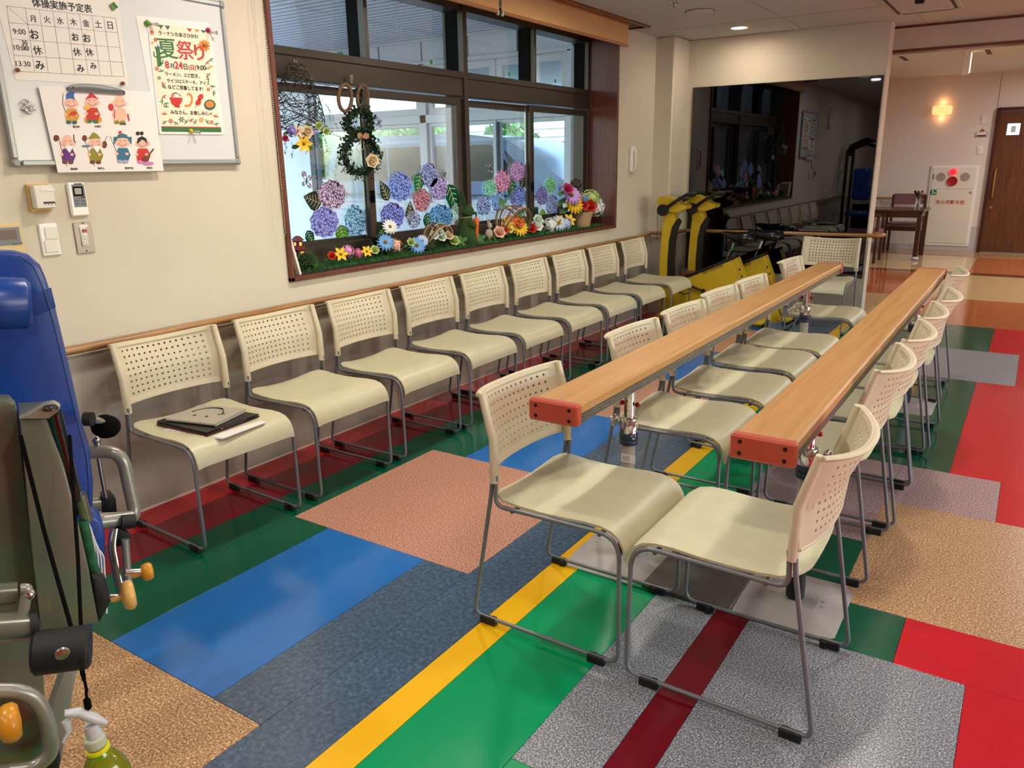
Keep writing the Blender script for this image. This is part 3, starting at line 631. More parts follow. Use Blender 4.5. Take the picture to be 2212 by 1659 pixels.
# ------------------------------------------------------------------ folders on the first chair
def on_seat(px, py, z=.452): return at_z(px, py, z)
def slab(name, label, cat, px, z0, th, mat, group='folders and papers on the first chair', b=.001):
    ps = [at_z(x, y, z0 + th) for x, y in px]; cx = sum(p.x for p in ps) / len(ps); cy = sum(p.y for p in ps) / len(ps)
    t = thing(name, label, cat, (cx, cy, z0), 0, group)
    return t, [(p.x - cx, p.y - cy) for p in ps]
Z = .4435
t, q = slab('paper_stack', 'loose white sheets at the bottom of the pile on the first chair', 'paper', [(350, 927), (480, 947), (574, 912), (565, 905), (452, 893)], Z, .004, 'paper')
for k in range(3):
    MB().prism([(x * (1 - .03 * k) + .003 * k, y * (1 - .02 * k)) for x, y in q], .0013 * k, .0013 * k + .0009).build('sheet', 'paper', t, 0)
t, q = slab('red_folder', 'dark red folder just above the loose sheets on the first chair', 'folder', [(338, 916), (446, 942), (551, 903), (440, 884)], Z + .005, .005, 'red')
MB().prism(q, 0, .005).build('folder_cover', M('folder_red', '6d1a20', .4), t, 0)
t, q = slab('clipboard', 'black clipboard case with a pen lying under the smiley notebook', 'clipboard', [(338, 909), (446, 934), (560, 894), (440, 877)], Z + .011, .012, 'black')
MB().prism(q, 0, .005).build('lower_cover', 'black_plastic', t, 0); MB().prism([(x * .99, y * .99) for x, y in q], .008, .012).build('upper_cover', 'black_plastic', t, 0)
a = Vector((*q[1], .0065)).lerp(Vector((*q[2], .0065)), .30); b = Vector((*q[1], .0065)).lerp(Vector((*q[2], .0065)), .74)
MB().cyl(a, b, .004, n=10).build('pen', 'black_rubber', t); MB().cyl(a, a + (a - b).normalized() * .012, .002, n=8).build('pen_tip', 'chrome', t)
t, q = slab('notebook', 'grey notebook with a black upside-down smiley printed on its cover, topmost on the first chair', 'notebook', [(359, 903), (466, 915), (533, 883), (433, 874)], Z + .024, .012, 'grey')
MB().prism(q, 0, .0018).build('back_cover', M('notebook_cover', 'aaa392', .45), t, 0); MB().prism(q, .0102, .012).build('front_cover', 'notebook_cover', t, 0)
MB().prism([(x * .97, y * .96) for x, y in q], .0018, .0102).build('pages', 'paper', t, 0)
sp = MB(); a = Vector((*q[0], .006)); b = Vector((*q[1], .006)); sp.tube([a, b], .0062, 10); sp.build('spine', 'notebook_cover', t, 60)
e1 = (Vector((*q[1], 0)) - Vector((*q[0], 0))); e2 = (Vector((*q[3], 0)) - Vector((*q[0], 0))); o0 = Vector((*q[0], .0124))
def NB(u, v): return o0 + e1 * u + e2 * v
def npx(x, y): 
    p = at_z(x, y, Z + .0365); return Vector((p.x - t.location.x, p.y - t.location.y, .0123))
sm = MB(); arc = [npx(300 + x * .14467, 860 + y * .14467) for x, y in [(800, 200), (900, 172), (1000, 155), (1100, 150), (1200, 155), (1260, 175), (1270, 205), (1240, 235)]]
sm.tube(arc, [.0022, .0022, .0028, .0035, .0048, .0065, .0055, .004], 8, sq=(.14, 1)); 
for x, y in ((832, 255), (1012, 272)): sm.lathe([(.0075, 0), (.0075, .0005), (0, .0005)], 16, o=npx(300 + x * .14467, 860 + y * .14467))
a, b = npx(300 + 790 * .14467, 860 + 205 * .14467), npx(300 + 835 * .14467, 860 + 190 * .14467); sm.lathe([(.006, 0), (.006, .0005), (0, .0005)], 14, o=(a + b) / 2)
sm.tube([npx(300 + 1170 * .14467, 860 + 250 * .14467), npx(300 + 1290 * .14467, 860 + 236 * .14467)], .0025, 8, sq=(.2, 1))
sm.build('smiley_print', 'ink', t, 0)

# ------------------------------------------------------------------ handrails
def handrail(name, label, pts, r, mat, brackets, parent=None):
    t = thing(name, label, 'handrail', pts[0]); o = Vector(pts[0])
    MB().tube([Vector(p) - o for p in pts], r, 14).build('rail', mat, t, 60)
    for a, b in brackets:
        mb = MB(); a = Vector(a) - o; b = Vector(b) - o; mb.tube(fillet([a, (a.x, a.y, a.z - .05), b], .02, 4), .008, 8); d = .012
        mb.box(b, (.036 if abs(a.y - b.y) > .02 else .008, .008 if abs(a.y - b.y) > .02 else .036, .045), b=.003); mb.build('bracket', M('bracket', '9a958c', .35, .5), t, 50)
    return t
rz_ = .772
handrail('handrail', 'long brown wooden handrail along the window wall behind the chairs', [(-3.073, -1.2, rz_), (-3.073, 7.08, rz_)], .0165, 'wood_rail', [((-3.073, y, rz_ - .01), (-3.107, y, rz_ - .06)) for y in (.3, 1.43, 2.45, 3.35, 4.3, 5.3, 6.3)])
pts = fillet([(-3.073, 7.08, .79), (-2.86, 7.12, .79), (-2.86, 7.47, .79), (-1.10, 7.47, .80), (-1.07, 7.60, .80), (-1.17, 7.66, .80)], [0, .05, .06, .06, .05, 0], 6)
handrail('handrail', 'brown wooden handrail crossing the wall mirror and curling around the wall end', pts, .0165, 'wood_rail_x', [((-2.3, 7.47, .78), (-2.3, 7.535, .73)), ((-1.6, 7.47, .78), (-1.6, 7.535, .73)), ((-2.88, 7.3, .78), (-2.925, 7.3, .73)), ((-2.88, 7.22, .78), (-2.925, 7.22, .73))])

# ------------------------------------------------------------------ wall mirror
t = thing('wall_mirror', 'large dark tinted mirror on the end wall behind the exercise bikes', 'mirror', (-2.045, 7.535, 1.27))
MB().box((0, 0, -.005), (1.655, .010, 1.70), b=.001).build('mirror_pane', 'dark_mirror', t, 0)
MB().box((0, .008, -.005), (1.662, .006, 1.707)).build('edge_strip', 'black_plastic', t, 0)
# ------------------------------------------------------------------ yellow exercise bikes
def bike(loc, rz, label):
    """local x runs from the front column towards the saddle, y across"""
    t = thing('exercise_bike', label, 'exercise bike', loc, rz, 'yellow exercise bikes')
    T = lambda d: basis((0, -d / 2, 0), (1, 0, 0), (0, 0, 1), (0, -1, 0))   # profile in xz, thickness across y
    XZ = basis((0, 0, 0), (1, 0, 0), (0, 0, 1), (0, -1, 0))
    # curved front column
    out = [(-.02, .0), (-.035, .3), (-.04, .55), (-.03, .80), (-.02, .92), (-.03, 1.03), (.06, 1.04), (.10, .93), (.06, .86), (.038, .74), (.03, .55), (.035, .3), (.05, .0)]
    MB().prism(out, -.045, .045, XZ).build('front_column', 'yellow_bike', t, 20)
    inn = [(.032, .0), (.036, .3), (.031, .55), (.04, .74), (.065, .86), (.115, .94), (.135, .91), (.105, .84), (.09, .74), (.085, .55), (.095, .3), (.12, .0)]
    MB().prism([(x, z) for x, z in inn], -.030, .030, XZ).build('column_guard', 'black_plastic', t, 20)
    # console
    con = [(-.075, 1.10), (-.06, 1.135), (.0, 1.145), (.06, 1.125), (.145, 1.075), (.205, 1.06), (.20, 1.03), (.12, 1.0), (.06, 1.0), (-.06, 1.055)]
    cn = MB().prism(con, -.085, .085, XZ).build('console', 'yellow_bike', t, 20)
    MB().box((.03, 0, 1.142), (.10, .13, .006), loc_rot(ry=.12), b=.002).build('display_panel', M('display_olive', '6f6a2a', .25), cn, 0)
    for s in (-1, 1):
        hb = MB(); hb.tube(fillet([(.0, s * .10, 1.02), (.10, s * .135, 1.09), (.24, s * .14, 1.17), (.30, s * .12, 1.165)], .05, 5), .0155, 10); hb.build('handlebar', 'black_rubber', t, 60)
    for s in (-1, 1): MB().cyl((-.005, s * .088, 1.02), (-.005, s * .125, 1.02), .052, n=28).build('pivot_disc', 'black_plastic', t, 40)
    # slanted body rising to the saddle
    body = [(.0, .0), (.02, .28), (.16, .385), (.66, .61), (.75, .36), (.86, .06), (.90, .0)]
    MB().prism(body, -.055, .055, XZ).build('body_panel', 'yellow_bike', t, 20)
    MB().prism([(.12, .37), (.18, .41), (.62, .61), (.67, .638), (.672, .605), (.17, .375)], -.062, .062, XZ).build('body_top_cover', 'black_plastic', t, 20)
    MB().prism([(.655, .605), (.68, .61), (.92, .03), (.90, .0)], -.060, .060, XZ).build('rear_edge', 'yellow_bike', t, 20)
    for z in (.51, .45): MB().box((.71 + (.51 - z) * .4, -.061, z), (.012, .004, .02), b=.001).build('rear_slot', 'black_plastic', t, 0)
    text('aerobike', M('bike_print', '4a2a10', .5), basis((.38, -.0565, .445), (math.cos(.42), 0, math.sin(.42)), (-math.sin(.42), 0, math.cos(.42)), (0, -1, 0)), .05, t, wfit=.20, shear=.25)
    MB().tube([(.57, 0, .55), (.635, 0, .735)], .018, 6, sq=(1.3, .7)).build('seat_post', 'chrome', t, 40)
    ps = MB(); 
    for z in (.61, .65, .69): ps.cyl((.59 + (z - .61) * .35, -.0135, z), (.59 + (z - .61) * .35, -.017, z), .006, n=10)
    ps.build('post_mark', 'black_plastic', t, 0)
    # saddle
    P = []
    for i, (x, w, z, h) in enumerate([(.50, .02, .825, .01), (.54, .045, .837, .04), (.60, .07, .833, .07), (.66, .10, .831, .09), (.72, .12, .837, .10), (.77, .12, .839, .10), (.80, .10, .827, .08), (.815, .06, .81, .05)]):
        P.append([(x, w * math.cos(a), z - h / 2 + h / 2 * math.sin(a)) for a in [2 * PI * k / 14 for k in range(14)]])
    vs = [p for r in P for p in r]; n = 14
    fs = [(i * n + k, i * n + (k + 1) % n, (i + 1) * n + (k + 1) % n, (i + 1) * n + k) for i in range(len(P) - 1) for k in range(n)] + [tuple(range(n))[::-1], tuple((len(P) - 1) * n + k for k in range(n))]
    MB().add(vs, fs).build('saddle', 'black_vinyl', t, 50)
    # crank, pedal, strap
    cr = MB(); cr.cyl((.22, -.055, .36), (.22, -.085, .36), .035, n=20); cr.tube([(.22, -.085, .36), (.40, -.095, .30)], .011, 8); cr.cyl((.40, -.09, .30), (.40, -.105, .30), .02, n=16); cr.build('crank', 'black_plastic', t, 40)
    pe = MB(); pe.box((.20, -.13, .33), (.06, .09, .022), b=.004); pe.tube([(.17, -.15, .33), (.20, -.17, .29), (.25, -.165, .27), (.30, -.15, .29), (.28, -.13, .32)], .005, 6); pe.build('pedal', 'black_rubber', t, 40)
    MB().box((.90, 0, .045), (.12, .22, .05), b=.015).build('floor_foot', 'yellow_bike', t, 40); MB().box((.0, 0, .03), (.10, .22, .05), b=.015).build('floor_foot', 'yellow_bike', t, 40)
    for s in (-1, 1): MB().cyl((.955, s * .08, .022), (.955, s * .105, .022), .022, n=16).build('wheel', 'black_rubber', t, 40)
    MB().tube([(-.06, -.06, 1.10), (-.075, -.06, .98), (-.07, -.055, .84), (-.075, -.05, .74)], .0022, 6).build('sensor_cord', 'black_rubber', t)
    return t
bike((-2.85, 6.955, 0), math.radians(4), 'yellow exercise bike nearer the chair row, black saddle, pedal showing beside the last chair')
bike((-2.68, 7.245, 0), math.radians(2.5), 'yellow exercise bike tight against the wall mirror behind the other bike')
t = thing('wooden_stool', 'low brown wooden stool standing between the bike columns in the corner', 'stool', (-2.60, 7.105, 0))
MB().box((0, 0, .43), (.24, .13, .025), b=.004).build('stool_top', M('stool_wood', '7a4a22', .45), t)
for x in (-.10, .10):
    for y in (-.05, .05): MB().box((x, y, .21), (.03, .03, .42), b=.003).build('leg', 'stool_wood', t)
MB().box((0, -.05, .36), (.18, .018, .06), b=.003).build('apron', 'stool_wood', t)

# ------------------------------------------------------------------ training machine at the camera side of the room
# facing frame: e1 to the right, e2 up, e3 towards the viewer's side of the room
dv = ray(100, 1100); E3 = -Vector((dv.x, dv.y, 0)).normalized(); E2 = Vector((0, 0, 1)); E1 = E2.cross(E3)
def mp(px, py, d):
    r = ray(px, py); k = -d / r.dot(E3); return CAM + r * k
tm = thing('training_machine', 'grey and blue seated leg and chest training machine beside the wall', 'exercise machine', (-1.9, .85, 0)); TO = tm.location
def loc(p): return p - TO
def slabm(name, px, d, th, mat, parent=tm, b=.012, smooth=40):
    """rounded pad or plate: outline seen from the front, given real thickness"""
    ps = [mp(x, y, d) - TO for x, y in px]; o = ps[0]; q = [((p - o).dot(E1), (p - o).dot(E2)) for p in ps]
    mb = MB(); n = len(q); cx = sum(a for a, _ in q) / n; cy = sum(c for _, c in q) / n
    ar = sum(q[i][0] * q[(i + 1) % n][1] - q[(i + 1) % n][0] * q[i][1] for i in range(n)); q = q if ar > 0 else q[::-1]
    rings = []
    def ins(k):
        out = []
        for i in range(n):
            a = Vector(q[i - 1]); c = Vector(q[i]); e = Vector(q[(i + 1) % n]); u = (c - a).normalized(); w = (e - c).normalized(); nn = Vector((-(u.y + w.y), u.x + w.x)); nn = nn.normalized() if nn.length > 1e-6 else Vector((-u.y, u.x))
            out.append(c + nn * k)
        return out
    lv = [(b, 0), (b * .35, -b * .25), (0, -b), (0, -th + b), (b * .35, -th + b * .25), (b, -th)]
    vs = []
    for k, z in lv: vs += [(p.x, p.y, z) for p in ins(k)]
    fs = [tuple(range(n))] + [(r * n + i, (r + 1) * n + i, (r + 1) * n + (i + 1) % n, r * n + (i + 1) % n) for r in range(len(lv) - 1) for i in range(n)] + [tuple((len(lv) - 1) * n + i for i in range(n))[::-1]]
    return mb.add(vs, fs, basis(o, E1, E2, E3)).build(name, mat, parent, smooth)
def tubem(name, px, r, mat, n=12, parent=tm, f=.03, sq=None, smooth=50):
    pts = [mp(x, y, d) - TO for x, y, d in px]; pts = fillet(pts, f, 5) if f else pts
    return MB().tube(pts, r, n, sq=sq).build(name, mat, parent, smooth)
bp_ = slabm('backrest_pad', [(-190, 560), (-60, 543), (30, 544), (62, 552), (88, 575), (100, 603), (120, 665), (150, 790), (175, 905), (193, 960), (202, 1040), (200, 1130), (186, 1190), (160, 1240), (-190, 1240)], 2.34, .075, 'leather_blue', b=.014)
hp = MB(); a = mp(-150, 655, 2.24) - TO; b = mp(68, 655, 2.24) - TO; hp.tube([a, a.lerp(b, .5), b - (b - a).normalized() * .012, b], [.058, .058, .056, .044], 20, sq=(1, 1.12)); hp.build('headrest_roll', 'leather_blue', tm, 50)
slabm('headrest_strap', [(60, 640), (76, 634), (111, 623), (121, 664), (82, 681), (62, 686)], 2.262, .02, M('strap_blue', '163f86', .5), b=.003)
tubem('pad_seam', [(40, 552, 2.262), (72, 575, 2.262), (92, 620, 2.262), (112, 685, 2.262), (140, 800, 2.262), (165, 905, 2.262), (186, 985, 2.262), (192, 1060, 2.262), (184, 1150, 2.262)], .0018, M('seam_blue', '0a2a66', .4), 6, f=.01)
slabm('seat_pad', [(186, 1120), (205, 1118), (222, 1128), (228, 1165), (228, 1215), (212, 1290), (190, 1420), (120, 1420), (150, 1150)], 2.20, .10, 'leather_blue', b=.012)
for k in range(4): tubem('white_piping', [(182 + k * 2, 1110 + k * 14, 2.085), (200 + k * 4, 1150 + k * 12, 2.085), (206 + k * 6, 1200, 2.085), (210 + k * 7, 1300 + 25 * (k % 2), 2.085)], .0022, 'white_cord', 6, f=.02)
# large grey housing plates
slabm('side_shield', [(-200, 860), (20, 862), (34, 876), (41, 905), (46, 960), (90, 1370), (100, 1560), (-200, 1640)], 1.98, .05, 'machine_grey', b=.006)
slabm('front_housing', [(44, 908), (105, 904), (140, 1010), (165, 1110), (190, 1220), (214, 1345), (90, 1375), (70, 1200)], 1.90, .16, 'machine_grey', b=.005)
tp = slabm('housing_cap', [(42, 905), (98, 873), (118, 870), (131, 877), (128, 887), (106, 905)], 1.885, .03, M('machine_light', '8d8c7e', .25, .3, coat=.3), b=.003)
MB().lathe([(.0, .006), (.012, .005), (.0155, 0), (.0155, -.004)], 18, Matrix.Translation(mp(108, 880, 1.88) - TO + E3 * .004)).build('cap_bolt', M('bolt_brown', '3a2d26', .3, .5), tp)
tubem('guide_rod', [(117, 892, 1.90), (146, 1010, 1.92), (163, 1080, 1.93)], .0155, 'dark_chrome', 14, f=0)
tubem('rod_gap', [(108, 898, 1.93), (135, 1010, 1.95), (160, 1110, 1.96)], .014, 'black_plastic', 10, f=0)
tubem('chrome_sleeve', [(172, 1066, 1.93), (188, 1125, 1.94)], .0135, 'steel', 12, f=0)
tubem('green_tube', [(179, 1125, 1.93), (193, 1190, 1.94), (209, 1255, 1.95)], .0115, M('worn_green', '1d5a3a', .5, var=.5, vscale=40), 12, f=0)
slabm('black_foot_cover', [(200, 1250), (213, 1248), (232, 1262), (240, 1300), (215, 1345), (206, 1300)], 1.90, .06, 'black_rubber', b=.006)
tubem('lever_knob_pin', [(236, 1288, 1.92), (262, 1287, 1.92)], .0045, 'chrome', 8, f=0)
def knob(px, py, d, r, mat, L=.022):
    c = mp(px, py, d) - TO
    Mx = basis(c, E2, E3, E1); MB().lathe([(.006, -L * 2.0), (.008, -L * 1.6), (.007, -L), (r * .85, -L * .75), (r, -L * .35), (r, L * .1), (r * .8, L * .4), (0, L * .5)], 20, Mx).build('control_knob', mat, tm, 50)
knob(282, 1284, 1.92, .036, 'knob_pale'); knob(322, 1234, 2.12, .024, 'knob_yellow')
tubem('knob_stem', [(270, 1237, 2.12), (305, 1235, 2.12)], .009, 'chrome', 12, f=0)
# curved grey arm tube and frame on the far side
tubem('arm_tube', [(185, 977, 2.42), (262, 975, 2.40), (290, 1100, 2.38), (288, 1118, 2.37), (205, 1122, 2.30)], .0185, 'machine_tube', 14, f=.10)
tubem('lower_frame_tube', [(190, 1090, 2.45), (240, 1085, 2.45)], .022, 'machine_tube', 12, f=0)
tubem('cross_tube', [(200, 1130, 2.30), (285, 1118, 2.33)], .021, 'machine_tube', 12, f=0)
tubem('piston_rod', [(212, 985, 2.42), (228, 1075, 2.42)], .0065, 'steel', 10, f=0)
tubem('rod_joint', [(208, 948, 2.42), (213, 975, 2.42)], .010, 'steel', 10, f=0); MB().ball(mp(208, 950, 2.42) - TO, .013, 12, 8).build('ball_joint', 'steel', tm)
slabm('piston_boot', [(220, 1072), (240, 1068), (251, 1080), (254, 1110), (222, 1115)], 2.42, .05, 'black_rubber', b=.008)
tubem('handle_grip', [(183, 905, 2.28), (200, 905, 2.27)], .019, 'black_rubber', 14, f=0); tubem('grip_bar', [(200, 904, 2.30), (226, 914, 2.32)], .010, 'chrome', 12, f=0)
MB().ball(mp(228, 921, 2.34) - TO, (.045, .036, .033), 16, 10, jit=.02, rnd=random.Random(3)).build('fuzzy_grip_cover', 'black_strap', tm)
tubem('round_grip', [(262, 1128, 2.30), (292, 1126, 2.30)], .020, 'black_rubber', 12, f=0)
slabm('black_bracket', [(250, 1140), (275, 1150), (285, 1160), (262, 1180), (240, 1185)], 2.30, .03, 'black_rubber', b=.004)
tubem('chrome_lever', [(246, 1142, 2.22), (240, 1180, 2.2), (252, 1240, 2.18), (262, 1285, 2.16)], .011, 'steel', 10, f=.02, sq=(1, .5))
tubem('lower_strut', [(270, 1165, 2.28), (277, 1260, 2.26)], .011, 'machine_tube', 10, f=0)
# lower rollers, arms and handle loop
c0 = mp(70, 1412, 1.62) - TO; c1 = mp(196, 1396, 1.60) - TO
MB().tube([c0, c0.lerp(c1, .06), c0.lerp(c1, .94), c1], [.036, .043, .043, .036], 22).build('foam_roller', 'black_rubber', tm, 40)
d_ = mp(135, 1412, 1.555) - TO; MB().lathe([(0, .004), (.011, .003), (.0135, 0)], 18, basis(d_, E1, E2, E3)).build('roller_bolt', 'steel', tm)
tubem('upper_arm', [(-180, 1300, 1.70), (36, 1282, 1.70)], .023, 'machine_grey', 16, f=0); tubem('lower_arm', [(-180, 1370, 1.66), (70, 1350, 1.66)], .029, 'machine_grey', 18, f=0)
MB().cyl(mp(68, 1350, 1.655) - TO, mp(84, 1346, 1.655) - TO, .0295, n=20).build('arm_end_cap', 'black_rubber', tm)
tubem('link_bracket', [(44, 1272, 1.66), (60, 1270, 1.66), (48, 1335, 1.66)], .010, 'machine_tube', 10, f=.01); MB().ball(mp(62, 1283, 1.66) - TO, .012, 12, 8).build('link_bolt', 'chrome', tm)
tubem('handle_loop', [(-150, 1492, 1.50), (70, 1492, 1.50), (105, 1560, 1.50), (112, 1630, 1.50), (70, 1660, 1.50), (-150, 1680, 1.50)], .0135, 'machine_tube', 12, f=.06)
slabm('loop_plate', [(-150, 1505), (70, 1505), (98, 1560), (96, 1640), (40, 1655), (-150, 1670)], 1.53, .02, 'machine_grey', b=.004)
knob(28, 1559, 1.46, .034, 'knob_yellow', .026)
slabm('base_strut', [(140, 1445), (168, 1440), (132, 1650), (80, 1660), (100, 1560)], 1.72, .05, 'machine_tube', b=.005)
slabm('base_foot', [(104, 1640), (122, 1612), (132, 1640), (128, 1670), (100, 1670)], 1.60, .05, 'black_rubber', b=.006)
tubem('cable', [(44, 940, 1.83), (96, 1150, 1.80), (158, 1370, 1.62)], .0045, 'black_strap', 6, f=0)
tubem('cable', [(150, 940, 1.83), (168, 1200, 1.70), (176, 1380, 1.62)], .0038, 'black_strap', 6, f=0)
# spray bottle hanging from the machine
BD = 1.36; sb = thing('spray_bottle', 'clear spray bottle of yellow cleaner hanging on a black strap from the training machine', 'spray bottle', mp(230, 1680, BD))
SO = sb.location; L_ = lambda px, py, d=BD: mp(px, py, d) - SO
ax = (L_(196, 1585) - L_(232, 1690)).normalized(); bx = basis(L_(222, 1660), E1 * 1.0, -E3, ax)
x_ = E1 - ax * E1.dot(ax); x_.normalize(); y_ = ax.cross(x_); bx = basis(L_(224, 1655), x_, y_, ax)
MB().lathe([(.038, -.12), (.040, -.10), (.040, -.02), (.036, .0), (.024, .022), (.0155, .034), (.0145, .05)], 24, bx).build('bottle', M('bottle_yellow', 'c9cc2a', .08, trans=.75), sb, 60)
MB().lathe([(.0165, .036), (.0195, .037), (.0195, .043), (.0165, .044)], 24, bx).build('yellow_band', M('band_yellow', 'd8d010', .4), sb, 40)
MB().lathe([(.0165, .047), (.0175, .050), (.0175, .064), (.015, .067)], 24, bx).build('ribbed_collar', M('collar_pale', 'b9bda0', .35), sb, 25)
mb = MB(); mb.tube([L_(206, 1590), L_(196, 1565)], [.014, .012], 14); mb.tube([L_(139, 1541), L_(170, 1538), L_(205, 1552), L_(229, 1562)], [.007, .010, .011, .006], 12, sq=(1, .8)); mb.build('trigger_head', M('head_white', 'dfe2e2', .25, trans=.35), sb, 60)
MB().tube([L_(143, 1556), L_(150, 1580), L_(136, 1604)], [.008, .0055, .003], 8, sq=(1, .6)).build('trigger', 'head_white', sb, 60)
mb = MB(); mb.tube([L_(176, 1425, 1.5), L_(178, 1452), L_(182, 1470)], [.004, .004, .003], 8); mb.tube([L_(182, 1468), L_(187, 1490), L_(186, 1500), L_(189, 1514)], .0025, 8); mb.box(L_(189, 1520), (.012, .010, .022), b=.003); mb.tube([L_(190, 1530), L_(194, 1552), L_(200, 1548)], .0012, 6); mb.build('hanging_strap', 'black_strap', sb, 50)
# ------------------------------------------------------------------ porch outside the window, street beyond
YF = 8.0
wo = MB(); wo.box((-10.8, YF + .1, 1.43), (4.3, .2, 2.96)); wo.box((-6.1, YF + .1, .42), (5.1, .2, .93)); wo.box((-6.6, YF + .1, 2.79), (4.4, .2, .25)); wo.box((-3.98, YF + .1, 1.43), (.92, .2, 2.96))
porch = struct('wall_porch', wo, 'pale_wall_out')
for x in (-7.95, -7.25, -6.55, -5.85, -5.15): MB().box((x, YF - .003, 2.79), (.014, .008, .24)).build('panel_joint', M('joint_dark', '70727c', .8), porch, 0)
sf = struct('soffit', MB().box((-8.3, 6.2, 2.965), (9.5, 8.2, .07)), 'soffit')
for k in range(46): MB().box((-8.3, 2.2 + k * .125, 2.9295), (9.4, .012, .003)).build('board_joint', 'joint_dark', sf, 0)
struct('trim_4', MB().box((-8.3, YF - .02, 2.91), (9.5, .02, .03)), 'alu_white')
fw = thing('window_2', None, None, (-6.55, YF + .06, 0)); fw['kind'] = 'structure'
def fb_(x, z, dx, dz, y=-.05, dy=.09, name='window_frame', parent=fw): return MB().box((x + 6.55, y, z), (dx, dy, dz), b=.004).build(name, 'alu_white', parent, 30)
fb_(-6.55, 2.645, 4.22, .05); fb_(-6.55, .93, 4.22, .10); fb_(-6.55, 2.0, 4.22, .10)
for x in (-8.62, -6.545, -4.465): fb_(x, 1.79, .10 if x > -6.6 and x < -6 else .06, 1.70)
def pane(x0, x1, z0, z1, fr=.06, dark=False, y=-.03):
    s_ = MB()
    for x in (x0 + fr / 2, x1 - fr / 2): s_.box((x + 6.55, y, (z0 + z1) / 2), (fr, .05, z1 - z0), b=.003)
    for z in (z0 + fr / 2, z1 - fr / 2): s_.box(((x0 + x1) / 2 + 6.55, y, z), (x1 - x0 - 2 * fr, .05, fr), b=.003)
    o = s_.build('window_sash', 'alu_white', fw, 30)
    MB().box(((x0 + x1) / 2 + 6.55, y + .01, (z0 + z1) / 2), (x1 - x0 - fr * 1.6, .006, z1 - z0 - fr * 1.6)).build('window_pane', 'glass_out', o, 0)
for x0, x1 in ((-8.59, -6.60), (-6.49, -5.47), (-5.45, -4.50)):
    pane(x0, x1, 2.05, 2.62, .08); pane(x0, x1, .98, 1.95, .045)
MB().box((-8.56 + 6.55, -.09, 1.45), (.10, .03, .95), b=.003).build('dark_jamb', M('jamb_dark', '3a3f4c', .5), fw, 0)
MB().box((-5.42 + 6.55, -.09, 1.45), (.035, .03, .95), b=.003).build('dark_jamb', 'jamb_dark', fw, 0)
struct('porch_floor', MB().box((-8.4, 5.0, -.08), (9.7, 6.2, .08)), 'concrete')
struct('street', MB().box((-14, 16, -.20), (46, 17, .1)), 'concrete')
tag(MB().box((-22, 34, -.12), (90, 20, .1)).build('lawn', 'grass_out', None, 0), 'bright green lawn beyond the parked van', 'lawn', kind='structure')
struct('wall_mirror_dimmer', MB().box((-4.7, 1.1, 1.4), (2.3, .2, 3.0)), M('mirror_dimmer', '4a4844', .8))  # dark wall added outside to dim the window's reflection in the mirror
struct('transom_backing', MB().box((-6.6, 12.3, 2.965), (7.2, 3.8, .07)), M('backing_grey', '8c9490', .7))  # grey slab added beyond the glass, standing in for curtained transom panes
# van
van = thing('parked_van', 'pale blue minivan with dark windows parked outside behind the porch glass', 'van', (-8.6, 11.6, -.15))
XZv = basis((0, 0, 0), (1, 0, 0), (0, 0, 1), (0, -1, 0))
prof = [(-2.6, .35), (-2.62, 1.2), (-2.5, 1.75), (-2.35, 2.02), (-1.5, 2.10), (.6, 2.08), (1.45, 1.98), (2.0, 1.66), (2.55, 1.30), (3.05, 1.05), (3.15, .7), (3.12, .35)]
MB().prism(prof, -.85, .85, XZv).build('body', 'van_paint', van, 25)
for x0, x1, x0t, x1t in ((-2.45, -1.1, -2.3, -1.1), (-1.04, .28, -1.04, .28), (.34, 1.75, .34, 1.15)):
    for s in (-1,): MB().prism([(x0, 1.33), (x1, 1.33), (x1t, 1.90), (x0t, 1.90)], .852, .862, XZv).build('side_window', 'van_glass', van, 0)
MB().prism([(1.55, 1.38), (1.86, 1.38), (1.42, 1.80)], .852, .862, XZv).build('side_window', 'van_glass', van, 0)
MB().box((0, -.86, 1.98), (3.6, .02, .05), b=.005).build('roof_rail', M('van_rail', 'b8c8dc', .3), van)
MB().box((-.3, -.86, 1.10), (4.6, .02, .03), b=.004).build('side_moulding', 'black_plastic', van, 0)
for x in (-1.75, 2.1):
    w = MB().cyl((x, -.88, .33), (x, -.66, .33), .33, n=28).build('wheel', 'black_rubber', van, 40); MB().cyl((x, -.885, .33), (x, -.87, .33), .19, n=20).build('hub_cap', 'aluminium', w, 40)
for x in (-.95, .38): MB().box((x, -.868, 1.2), (.16, .02, .03), b=.004).build('door_handle', 'van_rail', van, 0)
# trees and houses far out
rnd = random.Random(5)
def bush(x, y, h, r, label):
    t = thing('garden_tree', label, 'tree', (x, y, -.1), group='trees beyond the van'); mb = MB()
    for k in range(420):
        a = rnd.uniform(0, 2 * PI); q = rnd.uniform(-1, 1); rr = r * rnd.uniform(.75, 1.05); c = Vector((rr * math.cos(a) * math.sqrt(1 - q * q), rr * math.sin(a) * math.sqrt(1 - q * q), h - r * .8 + r * .8 * q))
        mb.petal(Matrix.Translation(c) @ Matrix.Rotation(rnd.uniform(0, 6.3), 4, 'Z') @ Matrix.Rotation(rnd.uniform(-1.2, 1.2), 4, 'Y'), .3, .22, .3, 2)
    mb.build('foliage', 'leaf_out', t, 0)['kind'] = 'stuff'
    MB().ball((0, 0, h - r * .8), (r * .85, r * .85, r * .7), 14, 10, jit=.08, rnd=rnd).build('inner_crown', 'leaf_out', t, 30)
    MB().cyl((0, 0, 0), (0, 0, h - r), .14, .10, n=10).build('trunk', M('bark', '5a4a3a', .9), t)
